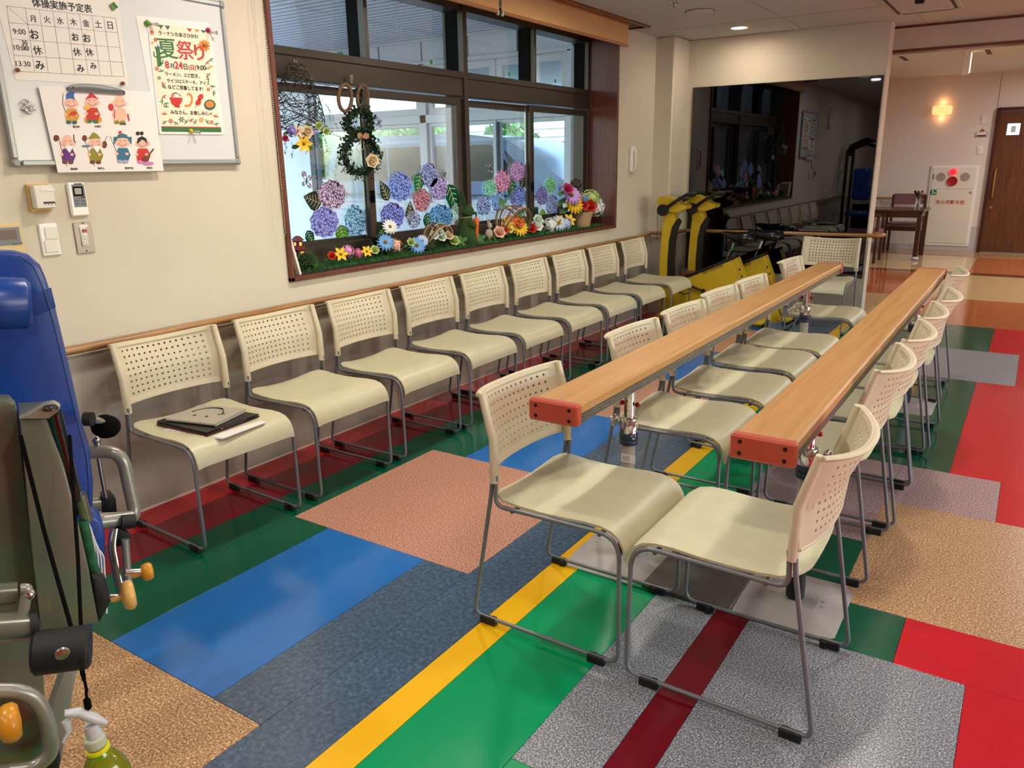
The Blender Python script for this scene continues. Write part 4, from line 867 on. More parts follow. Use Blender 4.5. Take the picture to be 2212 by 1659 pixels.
for i, (x, y, h, r) in enumerate([(-20.6, 20, 2.85, .98), (-18.2, 20.5, 2.8, .98), (-15.8, 20, 2.85, .98), (-13.4, 20.4, 2.6, .95), (-23.8, 22, 3.0, 1.3)]):
    bush(x, y, h, r, ['round green garden tree seen above the van roof', 'second round green tree above the van roof', 'third round green tree above the van roof', 'fourth green tree beyond the van bonnet', 'larger green tree at the start of the tree line'][i])
def house(x, y, w, h, label, roof):
    t = thing('far_house', label, 'house', (x, y, -.1), group='houses across the street')
    MB().box((0, 0, h / 2), (w, 6, h)).build('wall', 'house_white', t, 0)
    MB().prism([(-w / 2 - .3, h), (w / 2 + .3, h), (0, h + 1.3)], -3.2, 3.2, XZv).build('roof', roof, t, 0)
    for k in range(int(h / .28)): MB().box((0, -3.005, .2 + k * .28), (w, .02, .02)).build('siding_line', 'joint_dark', t, 0)
    for k in range(int(w / 1.6)):
        for z in ((1.9, 3.6) if h > 3.5 else (1.9,)):
            f_ = MB().box((-w / 2 + 1 + 1.6 * k, -3.02, z), (.8, .05, .9)).build('window', 'alu_white', t, 0); MB().box((-w / 2 + 1 + 1.6 * k, -3.06, z), (.66, .03, .76)).build('pane', 'house_grey', f_, 0)
house(-27.2, 27, 7, 5.4, 'white sided house with dark windows across the street beyond the tree line', 'roof_blue')
house(-14.6, 28, 8, 3.6, 'low white house across the street seen past the van bonnet', 'roof_blue')

# ------------------------------------------------------------------ hydrangea films on the window panes
random.seed(11)
def sc(ox, oy, w, W=2212.):
    k = w / W; return lambda x, y: (ox + x * k, oy + y * k)
gA = sc(600, 340, 260, 1659); gB = sc(790, 330, 270, 1948); gC = sc(980, 330, 350, 2212)
GX = {0: FX - .072, 1: FX - .027}
def pale(h, k=.38): return ''.join('%02x' % int(int(h[i:i + 2], 16) * (1 - k) + 255 * k) for i in (0, 2, 4))
def sticker(q, w_, h_, petal, line, label, xk, tilt=0.):
    """scalloped round film; q centre pixel, size in pixels of the photograph"""
    X = GX[xk] + .004; c = at_x(q[0], q[1], X); r1 = at_x(q[0] + w_ / 2, q[1], X); u1 = at_x(q[0], q[1] - h_ / 2, X)
    a = abs(r1.y - c.y); b = abs(u1.z - c.z); n = 44; out = []
    for k in range(n):
        t = 2 * PI * k / n; s = 1 + .06 * math.cos(11 * t) + .02 * math.sin(5 * t); out.append((a * s * math.cos(t), b * s * math.sin(t)))
    t = MB().prism(out, 0, .0006, basis((0, 0, 0), (0, 1, 0), (0, 0, 1), (1, 0, 0))).build('hydrangea_sticker', film('film_' + petal, pale(petal), line, 48), None, 0, c)
    tag(t, label, 'window sticker', 'hydrangea stickers on the window'); return t
def leafst(q, L, ang, wd, col, label, xk):
    X = GX[xk] + .003; c = at_x(q[0], q[1], X); e = at_x(q[0] + L, q[1], X); L = abs(e.y - c.y)
    t = thing('leaf_sticker', label, 'window sticker', c, group='leaf stickers on the window')
    B = basis((0, 0, 0), (0, math.cos(ang), math.sin(ang)), (0, -math.sin(ang), math.cos(ang)), (1, 0, 0))
    out = [(0, 0)] + [(L * x, L * wd * y) for x, y in ((.12, .28), (.3, .45), (.5, .42), (.75, .24), (1, 0), (.75, -.24), (.5, -.42), (.3, -.45), (.12, -.28))]
    MB().prism(out, 0, .0006, B).build('leaf_blade', film('filmleaf_' + col, col, col, 20, .45), t, 0)
    vn = MB(); vn.box((L * .5, 0, .001), (L * .9, L * .02, .0004), B)
    for k in range(5):
        for s in (-1, 1):
            a = Vector((L * (.12 + .16 * k), 0, .001)); b2 = Vector((L * (.26 + .15 * k), s * L * wd * (.34 - .055 * k), .001)); d = (b2 - a); m2 = B @ Matrix.Translation((a + b2) / 2) @ Matrix.Rotation(math.atan2(d.y, d.x), 4, 'Z')
            vn.box((0, 0, 0), (d.length, L * .022, .0004), m2)
    vn.build('leaf_veins', film('film_vein', 'e4eedc', 'e4eedc', 20, .5), t, 0)
for a in [
    (gA(750, 515), 60, 63, 'e2c4dc', '6a3a58', 'pale pink hydrangea sticker, the topmost on the pane nearest the whiteboard', 0),
    (gA(645, 895), 60, 66, 'a9a4e4', '4a4a9c', 'lilac blue hydrangea sticker low on the pane nearest the whiteboard', 0),
    (gA(1065, 885), 44, 72, '9fd4ea', '245a80', 'sky blue hydrangea sticker beside the first meeting stile', 0),
    (gB(540, 530), 46, 64, '8fa8ea', '2c4a9c', 'blue hydrangea sticker at the middle height of the second pane', 1),
    (gB(990, 350), 37, 53, 'a8b0e2', '2a2c5c', 'grey violet hydrangea sticker, highest on the second pane', 1),
    (gB(1145, 555), 36, 50, 'cdb2e2', '4c3a7a', 'mauve hydrangea sticker just below the grey violet one', 1),
    (gB(870, 735), 36, 50, 'd88a98', '8c2c40', 'rose red hydrangea sticker in the middle of the second pane', 1),
    (gB(420, 985), 51, 58, '8c94e6', '20246c', 'deep blue hydrangea sticker low on the second pane above the blue daisy', 1),
    (gB(745, 1040), 31, 39, 'c8d0ee', '3a3c60', 'small whitish hydrangea sticker between the deep blue and the bright blue ones', 1),
    (gB(1165, 1000), 50, 54, '6ab4e8', '14446c', 'bright blue hydrangea sticker above the flower ring on the sill', 1),
    (gB(1395, 930), 18, 36, 'bfe4da', '7aa8a0', 'pale mint hydrangea sticker half hidden at the centre post', 1),
    (gC(410, 725), 31, 41, 'a4bcee', '14204c', 'blue and navy hydrangea sticker beside the green rabbit head', 0),
    (gC(500, 480), 26, 36, '8fe0bc', '3a8a6c', 'mint green hydrangea sticker on the third pane', 0),
    (gC(610, 680), 28, 40, '8ab4ea', '2c5a94', 'light blue hydrangea sticker under the crimson one', 0),
    (gC(670, 390), 33, 47, 'e8a0c8', '8c1c54', 'crimson pink hydrangea sticker with dark petals on the third pane', 0),
    (gC(875, 255), 31, 42, 'd8a4dc', '7a3c84', 'violet pink hydrangea sticker, highest on the third pane', 0),
    (gC(870, 615), 31, 46, '7c9ae4', '2c3c8c', 'cornflower blue hydrangea sticker low on the third pane', 0),
    (gC(1325, 440), 22, 32, '8fdca0', '3a8a4c', 'light green hydrangea sticker on the last pane', 1),
    (gC(1205, 585), 24, 40, '8c84c4', '3a3470', 'violet hydrangea sticker at the edge of the last pane', 1),
    (gC(1345, 715), 29, 44, 'c0c8ee', '34385c', 'pale grey blue hydrangea sticker low on the last pane', 1)]: sticker(*a)
for a in [
    (gA(600, 640), 38, math.radians(160), .9, '4a4a38', 'olive leaf sticker beside the pale pink hydrangea sticker', 0),
    (gA(400, 1010), 28, math.radians(-62), .8, '14543a', 'dark green leaf sticker low beside the small wooden house', 0),
    (gA(860, 930), 34, math.radians(-78), .95, '5f9a20', 'bright green leaf sticker beside the sky blue hydrangea sticker', 0),
    (gB(360, 745), 33, math.radians(120), .7, '4c4c36', 'olive leaf sticker beside the blue hydrangea sticker', 1),
    (gB(850, 320), 32, math.radians(-110), .7, '2c8c44', 'fresh green leaf sticker beside the grey violet hydrangea sticker', 1),
    (gB(1290, 490), 44, math.radians(-65), .65, '14643a', 'large green leaf sticker at the end stile of the second pane', 1),
    (gB(690, 1090), 30, math.radians(85), .75, '5c5648', 'brown leaf sticker lying over the small whitish hydrangea sticker', 1),
    (gB(950, 935), 26, math.radians(-80), .85, '0c5a34', 'dark green leaf sticker beside the bright blue hydrangea sticker', 1),
    (gC(790, 370), 27, math.radians(-85), .8, '2c6a3a', 'striped green leaf sticker behind the crimson pink hydrangea sticker', 0),
    (gC(960, 320), 17, math.radians(-120), .9, '3c3a2c', 'small dark leaf sticker under the violet pink hydrangea sticker', 0),
    (gC(1450, 650), 30, math.radians(-88), .5, '4c5a4c', 'narrow grey green leaf sticker on the last pane', 1),
    (gC(1200, 770), 18, math.radians(-75), .9, '7cb034', 'yellow green leaf sticker behind the moss photo frame', 1)]: leafst(*a)
def butterfly(q, s, label, xk, col='5a3040'):
    X = GX[xk] + .004; c = at_x(q[0], q[1], X); t = thing('butterfly_sticker', label, 'window sticker', c, .0, 'butterfly stickers on the window')
    for k, (a, L) in enumerate(((1.9, 1.), (.6, .8), (-.9, .8), (-2.6, .65))):
        B = basis((0, 0, 0), (0, math.cos(a), math.sin(a)), (0, -math.sin(a), math.cos(a)), (1, 0, 0)); pts = fillet([(0, 0, 0), (L * s * .7, L * s * .32, 0), (L * s, 0, 0), (L * s * .7, -L * s * .3, 0), (0, 0, 0)], s * .2, 3)
        MB().tube(pts, .0016, 5, M_=B).build('wing_outline', M('sticker_dark', '2c2430', .5), t, 0)
        MB().prism([(p.x * .93, p.y * .9) for p in pts[1:-1]], 0, .0004, B).build('wing', film('film_wing' + col, 'e8dce8', col, 60, .7), t, 0)
    MB().tube([(.002, 0, -s * .25), (.002, 0, s * .3)], .003, 6).build('butterfly_body', 'sticker_dark', t)
butterfly(gA(395, 330), .062, 'white and pink butterfly sticker above the olive leaf on the first pane', 0, 'c45a6c')
butterfly(gB(1225, 345), .036, 'small brown butterfly sticker at the stile of the second pane', 1, '5a2c24')
butterfly(gC(505, 225), .045, 'rust red butterfly sticker above the mint green hydrangea', 0, '9c3c30')
butterfly(gC(1450, 500), .05, 'pinkish butterfly sticker near the flower basket', 1, 'b07a80')
butterfly((818, 266), .04, 'pale butterfly sticker beside the ivy wreath', 1, 'b0a0b0')
# ------------------------------------------------------------------ whiteboard and what hangs on it
BX = -3.088
wb = thing('whiteboard', 'wall whiteboard with grey frame hanging above the switches, covered with papers', 'whiteboard', (BX, 1.94, 1.80))
by0, by1, bz0, bz1 = 1.455, 2.415, 1.478, 2.135
def bl(y, z): return (y - 1.94, z - 1.80)
MB().box((-.004, 0, (bz0 + bz1) / 2 - 1.8), (.008, by1 - by0 - .01, bz1 - bz0 - .01)).build('writing_surface', 'board_white', wb, 0)
for name, c, d in (('frame_rail', (0, 0, bz0 - 1.8), (.016, by1 - by0 - .03, .020)), ('frame_rail', (0, 0, bz1 - 1.8), (.016, by1 - by0 - .03, .020)), ('frame_rail', (0, by0 - 1.94, (bz0 + bz1) / 2 - 1.8), (.016, .020, bz1 - bz0 - .03)), ('frame_rail', (0, by1 - 1.94, (bz0 + bz1) / 2 - 1.8), (.016, .020, bz1 - bz0 - .03))):
    MB().box(c, d, b=.004).build(name, 'board_frame', wb, 30)
for y in (by0, by1):
    for z in (bz0, bz1): MB().box((.001, y - 1.94, z - 1.8), (.019, .030, .030), b=.007).build('frame_corner', M('frame_corner', '8c918f', .35), wb, 40)
ho = MB(); ho.tube(fillet([(-.01, .27, .40), (.004, .27, .40), (.004, .27, .372), (-.002, .27, .36)], .006), .0025, 6); ho.tube([(.0, .262, .345), (.0, .27, .392), (.0, .278, .345)], .0016, 6); ho.build('hanging_hook', 'steel', wb)
def P(px, py, x=None): return at_x(px, py, BX + .002 if x is None else x)
def sheet_(name, label, px, mat, lift=.0012, group='papers on the whiteboard', cat='poster'):
    """flat sheet: corners tl, tr, br, bl in pixels; returns the thing and a map (u right, v down in 0..1) -> matrix"""
    c = [P(x, y, BX + lift) for x, y in px]; o = c[0]
    t = thing(name, label, cat, o, 0, group)
    v4 = [p - o for p in c]; th = Vector((.0005, 0, 0))
    MB().add([p for p in v4] + [p - th for p in v4], [(3, 2, 1, 0), (4, 5, 6, 7), (0, 1, 5, 4), (1, 2, 6, 5), (2, 3, 7, 6), (3, 0, 4, 7)]).build('sheet', mat, t, 0)
    return t, o
K = .0006
def tx(t, o, body, p0, p1, hpx, mat='ink', bold=0., X=None, hfit=False, name='lettering'):
    """lettering from baseline pixel p0 to p1; hpx letter height in pixels"""
    X = X if X is not None else o.x + K
    a = P(*p0, X) - o; b = P(*p1, X) - o; d = b - a; u = d.normalized(); up = Vector((1, 0, 0)).cross(u)
    if up.z < 0: up = -up
    mid = ((p0[0] + p1[0]) / 2, (p0[1] + p1[1]) / 2); hh = (P(mid[0], mid[1] - hpx, X) - P(*mid, X)).length
    return text(body, mat, basis(a, u, up, Vector((1, 0, 0))), hh * 1.25, t, name, wfit=d.length, bold=bold, hfit=hh if hfit else None)
def shape(t, o, px, mat, X=K, name='printed_shape'):
    v = [P(x, y, o.x + X) - o for x, y in px]; n = len(v); mb = MB(); a = sum(v[i].y * v[(i + 1) % n].z - v[(i + 1) % n].y * v[i].z for i in range(n))
    if a < 0: v = v[::-1]
    return mb.add(v, [tuple(range(n))]).build(name, mat, t, 0)
def blob(cx, cy, rx, ry, n=18, rot=0., k=0, amp=0.):
    out = []
    for i in range(n):
        t = 2 * PI * i / n; q = 1 + amp * math.cos(k * t); x = rx * q * math.cos(t); y = ry * q * math.sin(t); out.append((cx + x * math.cos(rot) - y * math.sin(rot), cy + x * math.sin(rot) + y * math.cos(rot)))
    return out
def pline(t, o, pts, w, mat, X=K, name='printed_line'):
    mb = MB(); v = [P(x, y, o.x + X) - o for x, y in pts]
    for a, b in zip(v, v[1:]):
        d = (b - a); nrm = Vector((1, 0, 0)).cross(d.normalized()) * w / 2; mb.add([a - nrm, b - nrm, b + nrm, a + nrm], [(0, 1, 2, 3)])
    return mb.build(name, mat, t, 0)
s6 = sc(0, 0, 300)
# schedule sheet
t, o = sheet_('schedule_sheet', 'laminated white weekly exercise timetable with handwriting, on the whiteboard', [(0 - 14, -16), s6(1880, -40), s6(2040, 1370), s6(250, 1270)], 'paper_laminate')
o_ = o
tx(t, o, '体操実施予定表', s6(520, 95), s6(1475, 200), 15, bold=.012)
colx = [(105, 95), (405, 130), (625, 155), (840, 182), (1060, 205), (1265, 228), (1462, 245), (1650, 265), (1840, 288)]
rows = [(105, 95, 1840, 288), (150, 360, 1875, 520), (190, 620, 1910, 755), (228, 878, 1945, 992), (255, 1135, 1980, 1222)]
for a, b, c, d in rows: pline(t, o, [s6(a, b), s6(c, d)], .0009, 'ink_soft')
bot = [(255, 1125), (555, 1148), (770, 1160), (985, 1168), (1195, 1180), (1403, 1190), (1597, 1200), (1785, 1212), (1980, 1222)]
for a, b in zip(colx, bot): pline(t, o, [s6(*a), s6(*b)], .0009, 'ink_soft')
pline(t, o, [s6(105, 95), s6(440, 385)], .0007, 'ink_soft')
for ch, x, y in zip('月火水木金土日', (485, 705, 915, 1125, 1325, 1520, 1722), (335, 352, 372, 392, 412, 430, 448)): tx(t, o, ch, s6(x, y), s6(x + (82 if ch == '日' else 92 if ch == '月' else 108), y + 10), 17, bold=.005)
for ch, x, y, w in (('9:00', 218, 540, 200), ('10:00', 230, 795, 235), ('13:30', 262, 1050, 232)): tx(t, o, ch, s6(x, y), s6(x + w, y + 12), 12)
for x, y, w in ((490, 610, 145), (1155, 640, 112), (1335, 662, 120)): tx(t, o, 'お', s6(x, y), s6(x + w, y + 5), 17, bold=.02, name='handwriting')
for x, y, w in ((540, 860, 150), (1175, 880, 130), (1375, 885, 125)): tx(t, o, '休', s6(x, y), s6(x + w, y + 5), 17, bold=.004, name='handwriting')
for x, y, w in ((575, 1095, 145), (1235, 1135, 115), (1445, 1090, 100)): tx(t, o, 'み', s6(x, y), s6(x + w, y + 5), 15, bold=.02, name='handwriting')
tx(t, o, '30', s6(355, 712), s6(445, 716), 6, bold=.008, name='handwriting')
for k in range(3): pline(t, o, [s6(345, 758 + 18 * k), s6(465, 752 + 20 * k)], .0012, 'ink', name='handwriting_stroke')
# festival poster
s5 = sc(290, 30, 210, 1290)
t2, _o = sheet_('backing_sheet', 'plain white sheet half hidden behind the summer festival poster', [s5(20, 20), s5(1000, 120), s5(1200, 1600), s5(300, 1570)], 'paper', .0014)
t, o = sheet_('festival_poster', 'cream summer festival poster with green and red lettering and printed flowers', [s5(165, 55), s5(1010, 195), s5(1175, 1605), s5(335, 1595)], 'paper', .0035)
shape(t, o, [s5(195, 100), s5(985, 225), s5(1155, 1570), s5(365, 1565)], 'paper_warm', .0003, 'cream_panel')
tx(t, o, 'ラ・ナシカあさひかわ', s5(325, 275), s5(850, 325), 10, 'ink', .018, X=o.x + .0009)
tx(t, o, '夏', s5(335, 590), s5(590, 600), 42, 'p_green', .010, X=o.x + .0009, hfit=True); tx(t, o, '祭', s5(585, 605), s5(810, 612), 40, 'p_red', .008, X=o.x + .0009, hfit=True); tx(t, o, 'り', s5(812, 615), s5(945, 625), 33, 'p_red', .02, X=o.x + .0010, hfit=True)
tx(t, o, '8', s5(415, 718), s5(470, 722), 14, 'p_red', .03, X=o.x + .0009); tx(t, o, '月', s5(480, 715), s5(532, 720), 11, 'ink', .02, X=o.x + .0009); tx(t, o, '24', s5(540, 725), s5(650, 732), 14, 'p_red', .03, X=o.x + .0009); tx(t, o, '日', s5(660, 730), s5(710, 733), 11, 'ink', .02, X=o.x + .0009)
tx(t, o, '(日)', s5(725, 735), s5(822, 740), 11, 'p_red', .03, X=o.x + .0009); tx(t, o, '9:00~', s5(832, 742), s5(1000, 750), 9, 'ink', .018, X=o.x + .0009)
for body, a, b in (('ラーメン、エビ焼き、', (412, 815), (870, 850)), ('サイコロステーキ、アイス', (435, 905), (1000, 945)), ('などご用意してます!', (450, 990), (915, 1020)), ('みなさん、お楽しみに~!', (485, 1325), (1030, 1345))): tx(t, o, body, s5(*a), s5(*b), 9.5, 'ink', .018, X=o.x + .0009)
def ps(pts): return [s5(x, y) for x, y in pts]
E5 = .0009
shape(t, o, [s5(360, 1495), s5(1150, 1510), s5(1158, 1570), s5(368, 1562)], 'p_green', E5, 'poster_band'); shape(t, o, [s5(360, 1490), s5(1150, 1502), s5(1151, 1514), s5(361, 1502)], 'p_red', .0011, 'poster_band')
shape(t, o, ps([(285, 470), (340, 465), (365, 690), (310, 705)]), 'p_green', E5, 'cactus_print'); pline(t, o, ps([(262, 500), (262, 560), (300, 575)]), .0048, 'p_green', E5, 'cactus_print'); pline(t, o, ps([(378, 610), (380, 660), (345, 660)]), .0048, 'p_green', E5, 'cactus_print'); shape(t, o, ps([(280, 470), (270, 425), (300, 445), (310, 405), (330, 440), (345, 430), (340, 468)]), 'p_teal', E5, 'cactus_print')
def pf(x, y, r, m, k=6, m2='p_yellow'):
    for i in range(k):
        a = 2 * PI * i / k; shape(t, o, [s5(*q) for q in blob(x + r * .6 * math.cos(a), y + r * .6 * math.sin(a), r * .42, r * .2, 8, a)], m, E5, 'flower_print')
    shape(t, o, [s5(*q) for q in blob(x, y, r * .24, r * .24, 10)], m2, .0012, 'flower_print')
pf(925, 425, 85, 'p_orange', 11, 'p_brown')
for a in [(235, 250, 34, 'p_red'), (283, 343, 32, 'p_red'), (302, 728, 32, 'p_red'), (985, 1003, 30, 'p_red'), (484, 1420, 36, 'p_red'), (628, 1402, 42, 'p_teal'), (890, 1408, 40, 'p_orange'), (1025, 1438, 32, 'p_red'), (330, 850, 30, 'p_teal'), (240, 385, 22, 'p_orange')]: pf(*a)
rp = random.Random(2)
for x, y, m in [(1010, 600, 'p_teal'), (960, 640, 'p_red'), (1010, 690, 'p_orange'), (1040, 950, 'p_green'), (1045, 1050, 'p_teal'), (375, 940, 'p_red'), (390, 980, 'p_green'), (380, 1160, 'p_green'), (420, 1240, 'p_green'), (1080, 1370, 'p_red'), (400, 1340, 'p_red'), (560, 1440, 'p_green'), (700, 1440, 'p_green'), (820, 1440, 'p_green'), (960, 1440, 'p_green'), (750, 1400, 'p_red'), (385, 1090, 'p_red'), (360, 770, 'p_green'), (990, 820, 'p_red'), (990, 860, 'p_teal'), (420, 1180, 'p_green'), (1085, 1450, 'p_teal'), (410, 1450, 'p_teal')]:
    a = rp.uniform(0, 6.3)
    for k in range(3): shape(t, o, [s5(*q) for q in blob(x + 22 * math.cos(a + k * 1.1), y + 22 * math.sin(a + k * 1.1), 22, 7, 8, a + k * 1.1)], m, E5, 'sprig_print')
for i, (x, m) in enumerate([(350, 'p_green'), (440, 'p_teal'), (730, 'p_red'), (830, 'p_orange'), (915, 'p_teal')]): shape(t, o, ps([(x - 38, 140 + (x - 350) * .13), (x + 38, 150 + (x - 350) * .13), (x + 5, 205 + (x - 350) * .09)]), m, E5, 'bunting_print')
shape(t, o, ps([(465, 1105), (645, 1115), (625, 1180), (590, 1225), (530, 1225), (490, 1185)]), 'p_red', E5, 'bowl_print'); shape(t, o, ps([(535, 1222), (605, 1222), (612, 1243), (540, 1240)]), 'p_red', E5, 'bowl_print')
for k in range(4): pline(t, o, ps([(490 + 8 * k, 1100), (500 + 14 * k, 1060 - 6 * k), (560 + 8 * k, 1048 + 5 * k), (620, 1085 + 3 * k)]), .0018, 'p_red', E5, 'noodle_print')
pline(t, o, ps([(700, 1070), (735, 1060), (765, 1095), (765, 1160), (740, 1215), (690, 1222), (668, 1215)]), .0085, 'p_orange', E5, 'prawn_print')
pline(t, o, ps([(915, 1055), (805, 1250)]), .002, 'p_brown', E5, 'skewer_print')
for x, y in ((880, 1105), (850, 1175)): shape(t, o, [s5(*q) for q in blob(x, y, 44, 36, 12, -1.0)], 'p_red', .0012, 'skewer_print')
shape(t, o, [s5(*q) for q in blob(1003, 1208, 78, 72, 20)], 'p_teal', E5, 'dish_print'); shape(t, o, [s5(*q) for q in blob(1003, 1200, 55, 45, 18)], 'p_orange', .0012, 'dish_print')
def magnet(px, py, r, mat, label, clear=None):
    c = P(px, py, BX + .006); m = thing('board_magnet', label, 'magnet', c, 0, 'magnets on the whiteboard')
    MB().lathe([(r * .8, -.004), (r, .0), (r * .95, .006), (r * .6, .010), (0, .0115)], 20, basis((0, 0, 0), (0, 1, 0), (0, 0, 1), (1, 0, 0))).build('magnet_cap', mat, m, 60)
    if clear: MB().lathe([(r * .5, .006), (r * .5, .026), (r * .75, .030), (r * .75, .034), (0, .034)], 14, basis((0, clear[0], clear[1]), (-.35, .94, 0), (0, 0, 1), (.94, .35, -.1))).build('clear_grip', 'clear_plastic', m, 60)
magnet(38, 151, .0075, 'magnet_brown', 'brown round magnet at the lower corner of the timetable under 13:30'); magnet(265, 180, .0075, 'magnet_brown', 'brown round magnet at the lower corner of the timetable near the clip bar')
magnet(318, 50, .011, 'magnet_green', 'green push magnet at the top of the festival poster', (.012, -.002)); magnet(449, 65, .010, 'magnet_red', 'crimson push magnet at the top corner of the festival poster', (.008, -.008)); magnet(412, 283, .009, 'magnet_yellow', 'yellow push magnet at the bottom edge of the festival poster', (.010, -.002))
t_ = thing('leaf_magnet', 'small green leaf magnet above the timetable corner', 'magnet', P(245, 14, BX + .005)); 
for k in range(4): MB().petal(basis((0, 0, 0), (0, math.cos(k * 1.5), math.sin(k * 1.5)), (0, -math.sin(k * 1.5), math.cos(k * 1.5)), (1, 0, 0)), .016, .014, .3).build('leaf', 'leaf_out', t_, 60)
t_ = thing('pearl_magnet', 'cluster of clear beads on a magnet beside the figures sheet', 'magnet', P(61, 230, BX + .006)); rq = random.Random(4)
for k in range(34):
    a = rq.uniform(0, 6.3); r = .024 * math.sqrt(rq.random()); MB().ball((rq.uniform(.0, .010), r * math.cos(a), r * math.sin(a)), .0045, 8, 6).build('bead', M('pearl', 'd8d8d4', .1, coat=.5), t_, 60)
t_ = thing('clip_bar', 'long clear magnetic clip bar holding the figures sheet', 'clip', P(206, 196, BX + .0125)); s4 = sc(80, 160, 290, 2187)
out = [P(*s4(x, y), BX + .0125) - t_.location for x, y in [(480, 220), (560, 178), (800, 165), (1050, 185), (1300, 235), (1425, 285), (1410, 335), (1100, 312), (800, 292), (505, 278)]]
q = [(p.y, p.z) for p in out]; MB().prism(q, -.003, .004, basis((0, 0, 0), (0, 1, 0), (0, 0, 1), (1, 0, 0))).build('bar', 'clear_plastic', t_, 30); MB().tube([Vector((.004, y, z)) for y, z in q], .0014, 6, closed=True).build('bar_edge', M('clip_edge', '7c7f8a', .2), t_)
for i in (1, 5): MB().ball((.004, q[i][0] + .004 * (1 if i == 1 else -1), q[i][1] - .008), .004, 8, 6).build('rivet', 'steel', t_)
# sheet of seven folk figures
t, o = sheet_('figures_sheet', 'white sheet with seven small printed lucky god figures hanging over the board edge', [s4(20, 190), s4(1880, 290), s4(2065, 1575), s4(340, 1605)], 'paper', .0105)
def sp_(*a): return [s4(x, y) for x, y in a]
def bb(x, y, rx, ry, m, X=K, **k): return shape(t, o, [s4(*q) for q in blob(x, y, rx, ry, 14, **k)], m, X, 'figure_print')
def figure(x, y, hat, robe, trouser, staff=None, bald=False, extra=None):
    """head centre at x, y; printed in layers"""
    if staff: pline(t, o, sp_(*staff), .0022, 'p_brown', K, 'figure_print')
    shape(t, o, sp_((x - 75, y + 95), (x - 105, y + 190), (x - 85, y + 300), (x + 95, y + 300), (x + 130, y + 210), (x + 80, y + 95)), robe, .0008, 'figure_print')
    bb(x - 45, y + 315, 45, 32, trouser, .001); bb(x + 50, y + 318, 45, 32, trouser, .001)
    bb(x - 95, y + 190, 26, 26, 'p_skin', .0012); bb(x + 70, y + 190, 30, 22, 'p_skin', .0012)
    bb(x - 98, y + 12, 24, 36, 'p_skin', .001); bb(x + 98, y + 18, 24, 36, 'p_skin', .001)
    bb(x, y, 98, 92, 'p_skin', .0012); 
    if bald: bb(x - 8, y - 60, 72, 70, 'p_skin', .0013)
    for s in (-1, 1): pline(t, o, sp_((x + s * 62, y - 18), (x + s * 42, y - 30), (x + s * 22, y - 18)), .0012, 'ink', .0016, 'figure_print'); bb(x + s * 58, y + 30, 16, 13, 'p_pink', .0014)
    pline(t, o, sp_((x - 45, y + 45), (x, y + 62), (x + 45, y + 45)), .0016, 'p_brown', .0016, 'figure_print')
    if hat: shape(t, o, sp_(*[(x + a, y + b) for a, b in hat[1:]]), hat[0], .0017, 'figure_print')
figure(560, 470, ('p_blue', (-90, -60), (-80, -150), (-30, -178), (50, -172), (40, -110), (60, -48), (-20, -75)), 'p_gold', 'p_teal', [(425, 310), (415, 480), (480, 660), (550, 800)])
bb(600, 640, 55, 36, 'p_red', .0018); shape(t, o, sp_((540, 640), (500, 690), (560, 670)), 'p_red', .0018, 'figure_print')
for s in (-1, 1): bb(910 + s * 70, 745, 78, 62, 'p_gold', .0006)
figure(900, 455, ('p_red', (-115, -40), (-60, -110), (-25, -158), (40, -110), (105, -40), (0, -75)), 'p_red', 'p_green'); bb(815, 545, 52, 38, 'p_yellow', .002)
figure(1345, 470, None, 'p_skin', 'p_olive', bald=True); bb(1205, 540, 45, 60, 'p_red', .001, rot=-.3); pline(t, o, sp_((1262, 580), (1262, 720)), .004, 'p_red', .0015, 'figure_print'); pline(t, o, sp_((1480, 650), (1500, 765)), .006, 'p_red', .0015, 'figure_print')
figure(500, 1120, None, 'p_purple', 'p_brown', [(300, 1000), (350, 1010), (390, 1200), (490, 1500)], True); bb(310, 1045, 45, 55, 'p_brown', .0006); shape(t, o, sp_((455, 1165), (585, 1165), (560, 1240), (530, 1285), (490, 1235)), 'p_white', .002, 'figure_print'); pline(t, o, sp_((600, 985), (600, 1060), (625, 1125)), .0035, 'ink', .001, 'figure_print')
figure(950, 1120, ('p_olive', (-125, -60), (-60, -140), (-40, -172), (20, -150), (90, -70), (-10, -72)), 'p_olive', 'p_brown', [(760, 1010), (850, 1300), (940, 1495)]); bb(775, 1045, 42, 52, 'p_brown', .0006); shape(t, o, sp_((905, 1170), (1040, 1170), (1010, 1240), (985, 1285), (940, 1230)), 'p_white', .002, 'figure_print'); bb(1100, 1150, 42, 60, 'p_brown', .0007)
pline(t, o, sp_((1105, 1095), (1125, 1040), (1150, 1010)), .002, 'p_brown', .0008, 'figure_print'); pline(t, o, sp_((740, 1175), (860, 1170)), .006, 'p_steelblue', .002, 'figure_print')
for s in (-1, 1): shape(t, o, sp_((1395 + s * 90, 1020), (1395 + s * 150, 1025), (1395 + s * 145, 1140), (1395 + s * 85, 1130)), 'p_steelblue', .0006, 'figure_print')
figure(1395, 1110, ('p_steelblue', (-105, -60), (-80, -120), (0, -145), (70, -120), (100, -55), (0, -75)), 'p_steelblue', 'p_grey', [(1190, 1010), (1290, 1250), (1410, 1470)]); bb(1355, 950, 28, 25, 'p_red', .0018)
figure(1720, 1120, ('ink', (-95, 20), (-80, -75), (-10, -110), (60, -70), (80, 30), (30, -40), (-20, -50), (-60, 0)), 'p_red', 'p_pink')
for s in (-1, 1): bb(1675 + s * 32, 965, 30, 32, 'ink', .0018)
pline(t, o, sp_((1760, 1400), (1900, 1220)), .006, 'p_brown', .0022, 'figure_print'); bb(1770, 1380, 55, 50, 'p_brown', .0021); bb(1810, 1455, 95, 30, 'p_pink', .002)
